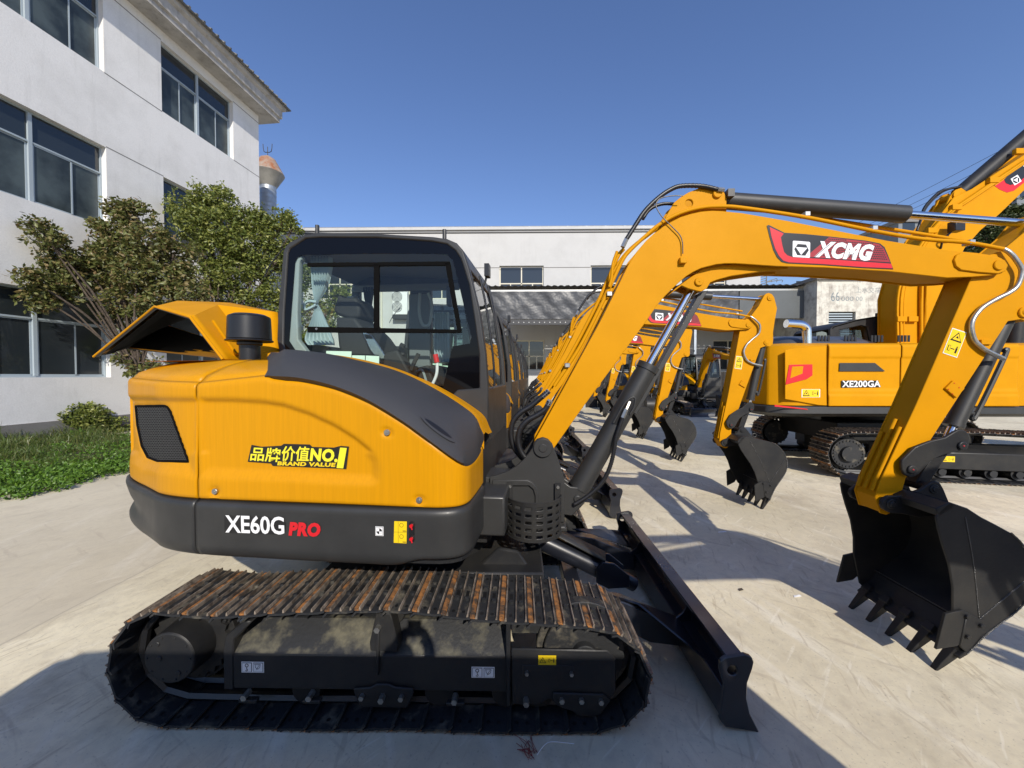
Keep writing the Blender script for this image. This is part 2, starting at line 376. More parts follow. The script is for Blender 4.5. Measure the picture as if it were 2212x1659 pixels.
def copy_tree(o, parent=None):
    c = o.copy(); COL.objects.link(c); c.parent = parent
    if parent: c.matrix_parent_inverse = o.matrix_parent_inverse
    for ch in sorted([x for x in bpy.data.objects if x.parent == o], key=lambda q: q.name): copy_tree(ch, c)
    return c

MATS['grey_tarpaulin'].node_tree.nodes['Bump'].inputs['Distance'].default_value = .45
MATS['grey_tarpaulin'].node_tree.nodes['Bump'].inputs['Strength'].default_value = .6
def proj(p):
    d = p-CAMPOS; k = d.dot(_f); return (1106+F*d.dot(_r)/k, 829.5-F*d.dot(_u)/k)
def offset_poly(pts, d):
    """inset (d>0) a simple polygon"""
    n = len(pts); area = sum(pts[i-1][0]*pts[i][1]-pts[i][0]*pts[i-1][1] for i in range(n)); sg = 1 if area > 0 else -1; out = []
    for i in range(n):
        a, b, c = Vector(pts[i-1]), Vector(pts[i]), Vector(pts[(i+1) % n]); e = (b-a).normalized(); f = (c-b).normalized()
        na = Vector((-e.y, e.x))*sg; nb = Vector((-f.y, f.x))*sg; m = (na+nb)
        if m.length < 1e-6: m = na
        m.normalize(); k = d/max(.35, m.dot(na)); out.append((b.x+m.x*k, b.y+m.y*k))
    return out
FU = Frame(-.645, 2.73, R(5.1))       # upper structure
FB = Frame(.16, 2.55, math.atan(30/F))   # boom
FG = Frame(0, 0, 0)                   # undercarriage: world axes
M1 = (-.645, 2.73, 0)

def hazard(bm, fn, c, ax, ay, w, h, mi_y, mi_k, horiz=False):
    """warning label: pale border, yellow field, triangle, figure. c centre, ax/ay unit 2D axes"""
    def q(x, y, e): return fn(c[0]+ax[0]*x+ay[0]*y, c[1]+ax[1]*x+ay[1]*y, e)
    def rect(x0, x1, y0, y1, e, mi): bm.faces.new([bm.verts.new(q(x, y, e)) for x, y in ((x0, y0), (x1, y0), (x1, y1), (x0, y1))]).material_index = mi
    rect(-w/2, w/2, -h/2, h/2, 0, mi_y+2); rect(-w*.46, w*.46, -h*.47, h*.47, .001, mi_y)
    t = min(w, h if not horiz else w/2)*.38
    cx, cy = (0, h*.22) if not horiz else (-w*.25, 0)
    def tri(s, e, mi): bm.faces.new([bm.verts.new(q(cx+x*s, cy+y*s, e)) for x, y in ((-1, -.8), (1, -.8), (0, .95))]).material_index = mi
    tri(t, .002, mi_k); tri(t*.72, .003, mi_y); tri(t*.25, .004, mi_k)
    cx, cy = (0, -h*.24) if not horiz else (w*.24, 0)
    rect(cx-t*.9, cx-t*.45, cy-t*.5, cy+t*.5, .002, mi_k); rect(cx-t*.82, cx-t*.53, cy-t*.42, cy+t*.42, .003, mi_y)
    rect(cx-t*.35, cx+t*.3, cy-t*.07, cy+t*.07, .002, mi_k); rect(cx+t*.5, cx+t*.8, cy-t*.6, cy+t*.35, .002, mi_k); rect(cx+t*.55, cx+t*.75, cy+t*.42, cy+t*.65, .002, mi_k)

# ---------------------------------------------------------------- crawler track
def track(parent, y0, y1, near, big=1.0, ox=0.0, label=None):
    """belt of shoes round a sprocket (rear, -x) and an idler (front)"""
    S = big; Y = lambda v: v
    # outer path of the shoe plates (x,z)
    if big == 1.0:
        xr, xf, r = -1.655, .33, .275
        pts = arc(xr, .292, r, 100, 268, 14)+[(x, .014+.003*math.sin(x*9)) for x in (-1.4, -1.0, -.5, 0)]+[(.33, .014), (.45, .036), (.545, .10), (.598, .19), (.606, .28), (.585, .365), (.525, .44), (.44, .488), (.38, .503), (.10, .526), (-.246, .548), (-.58, .578), (-1.03, .566), (-1.416, .538), (-1.60, .552)]
        pitch = .1345
    else:
        xr, xf, r = ox+.38, ox+3.75, .36; pts = arc(xr, .385, r, 90, 268, 14)+[(ox+1+k, .02) for k in range(3)]+arc(xf, .385, r, -88, 84, 14)+[(ox+3, .76), (ox+2, .79), (ox+1.2, .76)]
        pitch = .19
    P = [Vector((a, 0, b)) for a, b in pts]; P.append(P[0]); P = smoothpath(P, 3)
    L = [0]
    for a, b in zip(P, P[1:]): L.append(L[-1]+(b-a).length)
    n = round(L[-1]/pitch); pt = L[-1]/n
    def at(s):
        s %= L[-1]
        for i in range(len(L)-1):
            if s <= L[i+1]: return P[i].lerp(P[i+1], (s-L[i])/max(1e-6, L[i+1]-L[i]))
        return P[-1]
    bm = NB(); g = .017*S
    for k in range(n):
        a, b = at(k*pt), at((k+1)*pt); t = (b-a).normalized(); nr = Vector((-t.z, 0, t.x))*1.0
        # path runs top->rear->bottom->front : outward normal
        c = (a+b)/2
        ctr = Vector(((xr+xf)/2, 0, .3)); 
        if nr.dot(c-ctr) < 0: nr = -nr
        hw = pt*.5
        def fr(u, v, h): return c+t*u+nr*h+Vector((0, v, 0))
        j = .004*math.sin(k*7.3)
        # plate with lapped curl at one edge
        prof = [(-hw*1.02, -.004), (-hw*.55, -.010), (hw*.8, -.010), (hw*1.08, -.028), (hw*1.14, -.022), (hw*.86, 0), (-hw*.5, 0), (-hw*1.02, .006)]
        A = [bm.verts.new(fr(u, y0+j, h)) for u, h in prof]; B = [bm.verts.new(fr(u, y1+j, h)) for u, h in prof]
        for i in range(8): bm.faces.new((A[i], A[(i+1) % 8], B[(i+1) % 8], B[i])).material_index = 0
        bm.faces.new(A).material_index = 0; bm.faces.new(B).material_index = 0
        for u, w, hh, mi in ((-hw*.80, .0042, g, 2), (-hw*.12, .0036, g*.9, 2), (hw*.58, .0042, g, 2), (hw*.88, .0125, .008, 1)):
            q = [(u-w*S*1.3, 0), (u+w*S*1.3, 0), (u+w*.6*S, hh), (u-w*.6*S, hh)]
            A = [bm.verts.new(fr(uu, y0+j+.004, h)) for uu, h in q]; B = [bm.verts.new(fr(uu, y1+j-.004, h)) for uu, h in q]
            for i in range(4): bm.faces.new((A[i], A[(i+1) % 4], B[(i+1) % 4], B[i])).material_index = mi
            bm.faces.new(A).material_index = mi; bm.faces.new(B).material_index = mi
        ym = (y0+y1)/2
        for u in (-hw*.48, hw*.24):
            for v in (-.055*S, .055*S):
                cyl(bm, fr(u, ym+v, 0), fr(u, ym+v, .013*S), .012*S, n=6, mi=0)
            q = [bm.verts.new(fr(u+a_*.009*S, ym+b_*.026*S, .001)) for a_, b_ in ((-1, -1), (1, -1), (1, 1), (-1, 1))]; bm.faces.new(q).material_index = 3
            for e in (y0+.045, y1-.045):
                for hgt in (.0012, -.0112):
                    q = [bm.verts.new(fr(u+.009*math.cos(z_), e+.011*math.sin(z_), hgt)) for z_ in [i_*math.pi/4 for i_ in range(8)]]; bm.faces.new(q).material_index = 3
        # chain links inside
        for v in (-.05, .05):
            q0 = fr(-hw, ym+v*S, -.03); q1 = fr(hw, ym+v*S, -.03)
            cyl(bm, q0, q1, .022*S, n=6, mi=3)
    tb = obj('crawler_track', bm, [MUD, RUST, WORN, BKV], parent, smooth=30, label=label)
    yi, yo = (y0, y1) if near else (y1, y0)       # yi: outer face side
    sg = 1 if near else -1
    if big == 1.0:
        # side frame: vertical plate, sloping top, towards the chassis
        bm = NB(); yf = yi+sg*.085
        YN = 1.735+.085; q_ = lambda z_, *p: [FG.U(*z_(t), YN) for t in p]
        xs0, xs1 = FG.U(*ZG((1045, 800)), YN)[0], FG.U(*ZH((1020, 800)), YN)[0]
        sec = [(0, .135), (0, .305), (sg*.13, .405), (sg*.27, .42), (sg*.27, .135)]
        A = [bm.verts.new((xs0, yf+a, b)) for a, b in sec]; B = [bm.verts.new((xs1, yf+a, b)) for a, b in sec]
        for i in range(5): bm.faces.new((A[i], A[(i+1) % 5], B[(i+1) % 5], B[i])).material_index = 1 if i in (1, 2) else 0
        bm.faces.new(A); bm.faces.new(B)
        fp = [(xs0-.045, .13), (xs0-.045, .33), (xs0-.03, .40), (xs0+.06, .47), (xs0+.10, .47), (xs0+.01, .38), (xs0+.005, .30), (xs0+.005, .13)]
        prism(bm, FG, fp, yf-.004*sg, yf+.24*sg)
        prism(bm, FG, q_(ZH, (1040, 640), (1730, 655), (1795, 700), (1795, 950), (1750, 1000), (1620, 1010), (1300, 1008), (1250, 1045), (1120, 1052), (1040, 1040)), yf-.012*sg, yf-.001*sg)
        tp_ = q_(ZH, (1040, 640), (1040, 480), (1270, 490), (1300, 560), (1480, 580), (1740, 640))
        A = [bm.verts.new((x, yf+sg*(.0 if z < .335 else .10), z)) for x, z in tp_]; bm.faces.new(A).material_index = 1
        prism(bm, FG, q_(ZH, (1000, 430), (1030, 430), (1034, 1050), (1002, 1050)), yf-.02*sg, yf+.12*sg)
        f = obj('track_frame', bm, [BLK, MUD2], tb, bevel=.005, seg=1, smooth=30)
        bm = NB()
        prism(bm, FG, q_(ZG, (1930, 925), (2050, 918), (2095, 893), (2180, 893), (2230, 915), (2355, 925), (2362, 960), (2320, 1066), (1990, 1058), (1962, 1030), (1930, 950)), yf-.016*sg, yf-.004*sg)
        prism(bm, FG, q_(ZH, (1340, 945), (1700, 955), (1755, 1000), (1680, 1100), (1640, 1115), (1520, 1112), (1480, 1080), (1385, 1050), (1330, 1000)), yf-.024*sg, yf-.013*sg)
        for z_, x0, x1, y0_ in ((ZG, 1110, 1245, 992), (ZG, 1570, 1700, 995), (ZH, 570, 705, 1012)): prism(bm, FG, q_(z_, (x0, y0_), (x1, y0_), (x1-4, y0_+28), (x0+4, y0_+22)), yf-.03*sg, yf)
        prism(bm, FG, q_(ZH, (20, 660), (15, 600), (50, 440), (60, 385), (165, 388), (180, 440), (220, 610), (218, 668)), yf-.010*sg, yf+.06*sg)
        prism(bm, FG, q_(ZH, (62, 520), (88, 520), (84, 830), (66, 830)), yf-.018*sg, yf-.0*sg)
        c = q_(ZH, (150, 480))[0]; cyl(bm, (c[0], yf+.08*sg, c[1]), (c[0], yf+.26*sg, c[1]), .050, mi=0)
        prism(bm, FG, q_(ZH, (1120, 755), (1490, 760), (1490, 850), (1120, 845)), yf-.015*sg, yf-.011*sg)
        objs('roller_guard', bm, BLK, tb, bevel=.004, seg=1)
        bm = NB()
        for z_, x, y, h, rr_ in [(ZG, 1170, 955, .035, .0145), (ZG, 1630, 960, .035, .0145), (ZG, 1995, 972, .024, .0125), (ZH, 115, 975, .036, .0145), (ZH, 250, 978, .024, .0125), (ZH, 635, 984, .036, .0145), (ZH, 1145, 1002, .034, .0145), (ZH, 1400, 992, .026, .0125), (ZH, 1540, 992, .026, .0125), (ZH, 1680, 1000, .026, .0125), (ZH, 80, 487, .022, .0145), (ZH, 1150, 803, .02, .009), (ZH, 1470, 808, .02, .009)]:
            c = FG.U(*z_((x, y)), YN); cyl(bm, (c[0], yf-.004*sg, c[1]), (c[0], yf-(.014+h)*sg, c[1]), rr_, n=6)
        objs('bolt', bm, STL, tb, smooth=20)
        # final drive and sprocket at the rear, idler at the front
        bm = NB(); zc = .305; xc = -1.675
        cyl(bm, (xc, yi+sg*.05, zc), (xc, yi+sg*.055, zc), .118, .123, n=48); cyl(bm, (xc, yi+sg*.055, zc), (xc, yi+sg*.26, zc), .123, .135, n=48)
        cyl(bm, (xc, yi+sg*.20, zc), (xc, yi+sg*.24, zc), .215, n=48)
        for k in range(12): a = k*math.pi/6; cyl(bm, (xc+.19*math.cos(a), yi+sg*.185, zc+.19*math.sin(a)), (xc+.19*math.cos(a), yi+sg*.21, zc+.19*math.sin(a)), .011, n=6)
        for k in range(10): a = k*math.pi/5; cyl(bm, (xc+.105*math.cos(a), yi+sg*.046, zc+.105*math.sin(a)), (xc+.105*math.cos(a), yi+sg*.052, zc+.105*math.sin(a)), .006, n=8)
        for dx, dz in ((-.055, .07), (-.045, 0), (.045, -.07)): cyl(bm, (xc+dx, yi+sg*.045, zc+dz), (xc+dx, yi+sg*.052, zc+dz), .013, n=16)
        obj('final_drive', bm, BLK, tb, bevel=.003, seg=1)
        bm = NB(); teeth = []
        for k in range(46): a = k*math.pi/23; rr = .20 if k % 2 else .18; teeth.append((xc+rr*math.cos(a), zc+rr*math.sin(a)))
        prism(bm, Frame(0, 0), teeth, (y0+y1)/2-.02, (y0+y1)/2+.02); obj('sprocket', bm, BLK, tb)
        bm = NB(); xi = .325; zi = .295; ym = (y0+y1)/2
        cyl(bm, (xi, ym-.03, zi), (xi, ym+.03, zi), .235, n=40); cyl(bm, (xi, ym-.06, zi), (xi, ym+.06, zi), .20, n=40); cyl(bm, (xi, ym-.10, zi), (xi, ym+.10, zi), .06)
        obj('idler_wheel', bm, MUD, tb, bevel=.004, seg=1)
        for k, x in enumerate((-1.05, -.72, -.39, -.06, .1)):
            bm = NB(); cyl(bm, (x, ym-.08, .105), (x, ym+.08, .105), .07); obj('track_roller', bm, BLK, tb, smooth=30)
        if near:
            for z_, lx_ in ((ZG, 1110), (ZH, 750)):
                x0, zz = FG.U(*z_((lx_, 743 if z_ is ZG else 780)), YN)
                bm = NB(); w, h = .0555, .0535; yy = yf-.003
                def R_(a, b, c, d, e, mi): bm.faces.new([bm.verts.new((u, yy-e, v)) for u, v in ((a, c), (b, c), (b, d), (a, d))]).material_index = mi
                R_(x0, x0+2*w, zz-h, zz, 0, 0)
                for q in (0, 1):
                    a = x0+q*w+.004; R_(a, a+w-.008, zz-h+.004, zz-.004, .001, 1); R_(a+.002, a+w-.010, zz-h+.006, zz-.006, .002, 0)
                c = (x0+w/2, zz-.017)
                prism(bm, Frame(0, 0), [(c[0]+.009*math.cos(t_), c[1]+.009*math.sin(t_)) for t_ in [i*math.pi/8 for i in range(16)]], yy-.003, yy-.0025, 1, holes=[[(c[0]+.006*math.cos(t_), c[1]+.006*math.sin(t_)) for t_ in [i*math.pi/8 for i in range(16)]]])
                R_(c[0]-.0015, c[0]+.0015, c[1]-.02, c[1]-.009, .003, 1)
                tube(bm, [(c[0]+.001, yy-.003, c[1]-.018), (c[0]+.005, yy-.003, c[1]-.023), (c[0]-.001, yy-.003, c[1]-.027), (c[0]-.006, yy-.003, c[1]-.023)], .0013, n=4, mi=1, k=4)
                e0 = x0+w
                R_(e0+.010, e0+.042, zz-.013, zz-.0115, .003, 1)
                for i in range(5): R_(e0+.012+i*.006, e0+.0135+i*.006, zz-.0115, zz-.007, .003, 1)
                tube(bm, [(e0+.014, yy-.003, zz-.013), (e0+.016, yy-.003, zz-.026), (e0+.026, yy-.003, zz-.034), (e0+.036, yy-.003, zz-.026), (e0+.038, yy-.003, zz-.013)], .001, n=4, mi=1, k=4)
                tube(bm, [(e0+.020, yy-.003, zz-.038), (e0+.032, yy-.003, zz-.016)], .001, n=4, mi=1)
                obj('lifting_point_label', bm, [WHT, BKV], tb, smooth=0)
            bm = NB(); hazard(bm, lambda x, z, e: Vector((x, yf-.0165-e, z)), FG.U(*ZH((1297, 718)), YN), (1, 0), (0, 1), .085, .046, 0, 1, True)
            obj('warning_label', bm, [YLV, BKV, YLV], tb, smooth=0)
    else:
        bm = NB(); x0, x1 = ox+.9, ox+3.4; yf = yi+sg*.10
        sec = [(0, .20), (0, .46), (sg*.15, .56), (sg*.4, .56), (sg*.4, .20)]
        A = [bm.verts.new((x0, yf+a, b)) for a, b in sec]; B = [bm.verts.new((x1, yf+a, b)) for a, b in sec]
        for i in range(5): bm.faces.new((A[i], A[(i+1) % 5], B[(i+1) % 5], B[i]))
        bm.faces.new(A); bm.faces.new(B)
        tube(bm, [(ox+1.5, yf+.02*sg, .5), (ox+1.55, yf+.02*sg, .58), (ox+1.85, yf+.02*sg, .58), (ox+1.9, yf+.02*sg, .5)], .02, n=6, k=3)
        obj('track_frame', bm, BLK, tb, bevel=.008, seg=1)
        bm = NB(); xc = ox+.38; cyl(bm, (xc, yi+sg*.12, .39), (xc, yi+sg*.4, .39), .24, n=40); cyl(bm, (xc, yi+sg*.06, .39), (xc, yi+sg*.12, .39), .12, n=32)
        for k in range(26): a = k*math.pi/13; cyl(bm, (xc+.21*math.cos(a), yi+sg*.105, .39+.21*math.sin(a)), (xc+.21*math.cos(a), yi+sg*.12, .39+.21*math.sin(a)), .013, n=6)
        obj('final_drive', bm, MUD, tb, smooth=30)
        bm = NB()
        teeth = [(xc+(.30 if k % 2 else .26)*math.cos(k*math.pi/21), .39+(.30 if k % 2 else .26)*math.sin(k*math.pi/21)) for k in range(42)]
        prism(bm, Frame(0, 0), teeth, (y0+y1)/2-.03, (y0+y1)/2+.03); obj('sprocket', bm, BLK, tb)
        bm = NB(); cyl(bm, (ox+3.75, yi+.2*sg, .39), (ox+3.75, yi+.4*sg, .39), .30, n=40); obj('idler_wheel', bm, BLK, tb, smooth=30)
        for k in range(8):
            x = ox+1.0+k*.33; bm = NB(); cyl(bm, (x, yi+.14*sg, .15), (x, yi+.40*sg, .15), .085, n=20); cyl(bm, (x, yi+.10*sg, .15), (x, yi+.14*sg, .15), .05, n=12); obj('track_roller', bm, MUD, tb, smooth=30)
        if near:
            bm = NB(); hazard(bm, lambda x, z, e: Vector((x, yf-.003-e, z)), (ox+1.72, .36), (1, 0), (0, 1), .19, .09, 0, 1, True); obj('warning_label', bm, [YLV, BKV, YLV], tb, smooth=0)
    return tb

# ---------------------------------------------------------------- the nearest small excavator
def build_small():
    rt = root('mini_excavator', M1, 'nearest yellow and graphite mini excavator with its rear hood raised, filling the foreground', 'excavator', 'mini excavators parked side by side in a row')
    track(rt, 1.735, 2.13, True); track(rt, 3.33, 3.725, False)
    # chassis between the tracks
    bm = NB(); box(bm, -1.15, .15, 2.2, 3.26, .30, .52); box(bm, -1.0, -.3, 2.0, 3.46, .36, .48)
    cyl(bm, (-.645, 2.73, .50), (-.645, 2.73, .70), .46, n=40); cyl(bm, (-.645, 2.73, .60), (-.645, 2.73, .76), .40, n=40)
    prism(bm, Frame(0, 2.3), [(-.25, .50), (-.12, .62), (.0, .60), (.10, .45), (.10, .36), (-.25, .36)], 0, .03)
    obj('chassis', bm, BLK, rt, bevel=.01, seg=1)
    # ---------------- body skin
    pl = smoothpath([Vector(p+(0,)) for p in [(-1.93, 0), (-1.92, -.15), (-1.89, -.3), (-1.82, -.454), (-1.68, -.58), (-1.53, -.675), (-1.37, -.757), (-1.25, -.82), (-1.157, -.867), (-1.03, -.902), (-.87, -.920), (-.6, -.925), (0, -.925), (.28, -.925), (.38, -.915), (.445, -.885), (.475, -.83), (.482, -.74), (.485, -.62), (.485, -.5)]], 6)
    S = [0]
    for a, b in zip(pl, pl[1:]): S.append(S[-1]+(b-a).length)
    def at(s):
        s = max(0, min(S[-1]-1e-6, s)); lo = 0; hi = len(S)-1
        while hi-lo > 1:
            m = (lo+hi)//2
            if S[m] <= s: lo = m
            else: hi = m
        p = pl[lo].lerp(pl[hi], (s-S[lo])/(S[hi]-S[lo])); a = pl[max(0, lo-1)]; b = pl[min(len(pl)-1, hi+1)]; t = (b-a).normalized()
        return p, Vector((t.y, -t.x, 0))            # outward normal (to -y on the near side)
    def hit(px, py):
        d = ray(px, py); best = None
        c = CAMPOS-FU.o; cx, cy = c.dot(FU.x), c.dot(FU.y); dx, dy = d.dot(FU.x), d.dot(FU.y)
        for i in range(len(pl)-1):
            a, b = pl[i], pl[i+1]; ex, ey = b.x-a.x, b.y-a.y; den = dx*ey-dy*ex
            if abs(den) < 1e-9: continue
            k = ((a.x-cx)*ey-(a.y-cy)*ex)/den; u = ((a.x-cx)*dy-(a.y-cy)*dx)/den
            if k > 0 and -.001 <= u <= 1.001 and (best is None or k < best[0]): best = (k, S[i]+u*(S[i+1]-S[i]), CAMPOS.z+d.z*k)
        return best[1:] if best else None
    def sp(s, z, off=0): p, n = at(s); return FU.w(p.x+n.x*off, p.y+n.y*off, z)
    sCUT = hit(427, 950)[0]; sE0 = hit(566, 800)[0]
    Etab = [(0, 1.66), (hit(300, 830)[0], 1.64), (hit(427, 827)[0], hit(427, 827)[1]), (sE0-.06, hit(555, 822)[1])]
    EC = [hit(*p) for p in [(572.5, 811), (587, 817), (650.6, 820.6), (725, 837), (799, 867), (874, 912), (930, 952.6), (985.4, 993.6), (1008, 1003), (1026, 990), (1037, 971)]]
    EC = [e for e in EC if e]+[(S[-1], 1.26)]
    Etab = Etab[:-1]+EC; 
    sEnd = S[-1]
    Lk = lambda q: ((q[0]-241.4)/.372, (q[1]-740.6)/.372)
    inset = [(505, 318), (700, 320), (870, 330), (1000, 350), (1150, 400), (1300, 470), (1420, 545), (1500, 610), (1545, 680), (1556, 740), (1550, 800), (1520, 822), (1300, 815), (1000, 795), (505, 780)]
    insetR = [(60, 300), (90, 308), (300, 316), (500, 318), (492, 780), (300, 755), (180, 735), (120, 690), (80, 600), (60, 400)]
    grille = [(115, 368), (280, 366), (300, 375), (318, 400), (425, 695), (240, 690), (185, 668), (150, 600), (125, 480)]
    bolts = [(602, 862), (1600, 520), (1787, 912)]
    def emb(s, z, rear):
        q = Lk(proj(sp(s, z)))
        d = sdf(q[0], q[1], insetR if rear else inset)
        lo = 28 if q[1] < 640 else 60
        o = -.020*(1-sstep(-lo, lo*.3, d))
        if not rear:
            for b in bolts:
                e = math.hypot(q[0]-b[0], q[1]-b[1]); o -= .010*(1-sstep(18, 38, e))
        else:
            d2 = sdf(q[0], q[1], grille); o -= .012*(1-sstep(-4, 12, d2))
        # soft roll at top edge of the panel
        return o
    def skin(name, s0, s1, ds, zb, zt, rows, mats, embf=None, off=0, parent=rt, roll=.03):
        bm = NB(); n = int((s1-s0)/ds); G = []
        for i in range(n+1):
            s = s0+(s1-s0)*i/n; b = zb(s) if callable(zb) else zb; t = zt(s) if callable(zt) else zt; col = []
            for j in range(rows+1):
                z = b+(t-b)*j/rows; o = off+(embf(s, z) if embf else 0)
                e = (t-z); 
                if roll and e < roll: o -= (roll-math.sqrt(max(0, roll*roll-(roll-e)**2)))*.8
                e = z-b
                if e < .012: o -= .012-math.sqrt(max(0, .012**2-(.012-e)**2))
                col.append(sp(s, z, o))
            G.append(col)
        grid(bm, G); return bm
    zT = lambda s: interp(s, Etab)
    ZS = 1.042
    bm = skin('rear', .0, sCUT-.005, .014, ZS, zT, 50, None, lambda s, z: emb(s, z, True) if s > .5 else 0)
    # mirrored far half of the tail and the chamfered top
    bm2 = NB()
    def chamf(bm, s0, s1, n, inner, topz, mirror=False, off=0):
        rowsA = []
        for i in range(n+1):
            s = s0+(s1-s0)*i/n; p, nn = at(s); z = zT(s); r = []
            for k in range(7):
                u = k/6; ix = max(-1.62, p.x*.88 if p.x < -1.0 else p.x); iy = max(-.56, p.y*.62) if p.y < -.1 else p.y*.6
                x = p.x+(ix-p.x)*u; y = p.y+(iy-p.y)*u; zz = z+(topz-z)*(u**.85)+.012*math.sin(math.pi*u)
                if k == 0: x -= nn.x*.024; y -= nn.y*.024
                r.append(FU.w(x, -y if mirror else y, zz))
            rowsA.append(r)
        grid(bm, rowsA)
        return rowsA
    chamf(bm, 0, sCUT-.005, 40, None, 1.752)
    # far side half
    G = []
    for i in range(25):
        s = (sCUT-.1)*i/24; p, nn = at(s); G.append([FU.w(p.x, -p.y, ZS+(zT(s)-ZS)*j/4) for j in range(5)])
    grid(bm, G); chamf(bm, 0, sCUT-.1, 20, None, 1.752, True)
    rc = obj('rear_panel', bm, YELD, rt, solid=.012, smooth=50, label='yellow rear corner panel with a mesh vent')
    # grille: mesh sheet, its cells filled black for the shade of the opening
    bm = NB(); GP = [(x, y) for x, y in grille]
    def gp(x, y, o):   # L coords -> surface
        h = hit(241.4+x*.372, 740.6+y*.372); return sp(h[0], h[1], o)
    cells = 0
    for j in range(34):
        for i in range(34):
            cx = 112+i*9.6+(4.8 if j % 2 else 0); cy = 366+j*10
            if insidepoly(cx, cy, GP) and sdf(cx, cy, GP) < -1:
                hexo = [gp(cx+5.7*math.cos(R(30+60*k)), cy+6.8*math.sin(R(30+60*k)), -.021) for k in range(6)]
                hexi = [gp(cx+3.9*math.cos(R(30+60*k)), cy+4.7*math.sin(R(30+60*k)), -.021) for k in range(6)]
                a = [bm.verts.new(p) for p in hexo]; b = [bm.verts.new(p) for p in hexi]
                for k in range(6): bm.faces.new((a[k], a[(k+1) % 6], b[(k+1) % 6], b[k])).material_index = 1
                bm.faces.new(b).material_index = 0
    dens = resample([Vector(p+(0,)) for p in GP]+[Vector(GP[0]+(0,))], 14)
    tube(bm, [gp(p.x, p.y, -.018) for p in dens], .006, n=6, k=1)
    obj('mesh_vent', bm, [SHBK, mat('mesh_grey', (.05, .05, .05), .5)], rc, smooth=0, recalc=True)
    bm = skin('side', sCUT+.005, sEnd, .0135, ZS, zT, 54, None, lambda s, z: emb(s, z, False) if at(s)[0].x < .43 else 0)
    chamf(bm, sCUT+.005, sE0+.1, 12, None, 1.752)
    sd = obj('side_panel', bm, YELD, rt, solid=.010, smooth=50, label='yellow side door panel with dusty vertical streaks')
    for b in bolts:
        c = gp(b[0], b[1], -.004); nn = -FU.y; bm = NB(); cyl(bm, c, c+nn*.012, .0145, n=20); cyl(bm, c+nn*.012, c+nn*.014, .006, n=8); obj('latch', bm, STL, sd, bevel=.002, seg=1)
    # NO.1 sticker
    bm = NB(); lyS = -.925+.0205-.0085
    fs = lambda e: (lambda a, b: FU.w(a, lyS-e, b))
    def TU(q, ly=lyS): return FU.U(*q, ly)
    pts = [(812, 592), (870, 603), (985, 597), (1000, 586), (1150, 590), (1165, 604), (1290, 608), (1330, 598), (1378, 602), (1362, 733), (1298, 729), (935, 714), (925, 700), (790, 690)]
    prism(bm, FU, [TU(ZL(p)) for p in pts], lyS, lyS-.0008, 0)
    shj = .12
    for s_, a, b, h, m_ in (('品牌', (803, 684), (982, 694), .085, 1), ('价值', (988, 686), (1150, 690), .088, 1), ('NO.', (1150, 686), (1312, 694), .072, 1), ('1', (1306, 726), (1362, 730), .112, 1), ('BRAND VALUE', (962, 711), (1302, 721), .018, 2)):
        A, B = TU(ZL(a)), TU(ZL(b)); h = {1: None}.get(0, h)
        hh = h*.42 if s_ != 'BRAND VALUE' else .0205
        text(bm, fs(.0015), s_, A, B, hh*1.0 if s_ == 'BRAND VALUE' else {'品牌': .070, '价值': .074, 'NO.': .064, '1': .100}[s_], .018 if s_ in ('品牌', '价值') else (.06 if s_ == '1' else .05), shj, m_)
    obj('slogan_sticker', bm, [BKV, LYV, YLV], sd, smooth=0)
    # skirt
    def skirt(s0, s1, rear):
        def off(s, z):
            o = .010
            if rear: o += -.032*math.exp(-((z-.885)/.05)**2)*sstep(1.25, .5, s)+.012*sstep(.95, 1.04, z)*sstep(1.3, .6, s)
            if z < .82: o -= .05*((.82-z)/.07)**2*.6
            return o
        return skin('sk', s0, s1, .02, lambda s: .75+.05*sstep(S[-1]-.75, S[-1]-.55, s), ZS-.007, 22, None, off, 0)
    bm = skirt(0, sCUT-.012, True)
    G = []
    for i in range(25):
        s = (sCUT-.05)*i/24; p, nn = at(s); G.append([FU.w(p.x+nn.x*.01, -p.y-nn.y*.01, .75+(ZS-.757)*j/4) for j in range(5)])
    grid(bm, G); obj('counterweight', bm, GRY, rt, solid=.012, smooth=50)
    bm = skirt(sCUT-.004, S[-1], False); sk = obj('lower_side_cover', bm, GRY, rt, solid=.010, smooth=50)
    bm = NB(); lyK = -.925-.0175
    def TK(q): return FU.U(*q, lyK)
    fk = lambda e: (lambda a, b: FU.w(a, lyK-.0015-e, b))
    back = [(655, 1006), (985, 1022), (1008, 1045), (1008, 1085), (985, 1112), (655, 1103)]
    prism(bm, FU, [TK(ZL(p)) for p in back], lyK, lyK-.0009, 0)
    text(bm, fk(.0006), 'XE60G', TK(ZL((662, 1101))), TK(ZL((1004, 1113))), .0885, .022, 0, 1)
    text(bm, fk(.0000), 'PRO', TK(ZL((1028, 1119))), TK(ZL((1214, 1127))), .068, .06, .15, 2)
    text(bm, fk(.0006), 'PRO', TK(ZL((1028, 1119))), TK(ZL((1214, 1127))), .068, .06, .15, 2)
    obj('model_lettering', bm, [BKV, WHT, RED], sk, smooth=0)
    bm = NB(); c = TK(ZL((1555, 1093))); 
    prism(bm, FU, [(c[0]+a*.020, c[1]+b*.022) for a, b in ((-1, -1), (1, -1), (1, 1), (-1, 1))], lyK, lyK-.0015, 1)
    prism(bm, FU, [(c[0]+a*.018, c[1]+b*.020) for a, b in ((-1, -1), (1, -1), (1, 1), (-1, 1))], lyK-.0015, lyK-.002, 0)
    prism(bm, FU, [(c[0]+a*.0165, c[1]+b*.0185) for a, b in ((-1, -1), (1, -1), (1, 1), (-1, 1))], lyK-.002, lyK-.0024, 1)
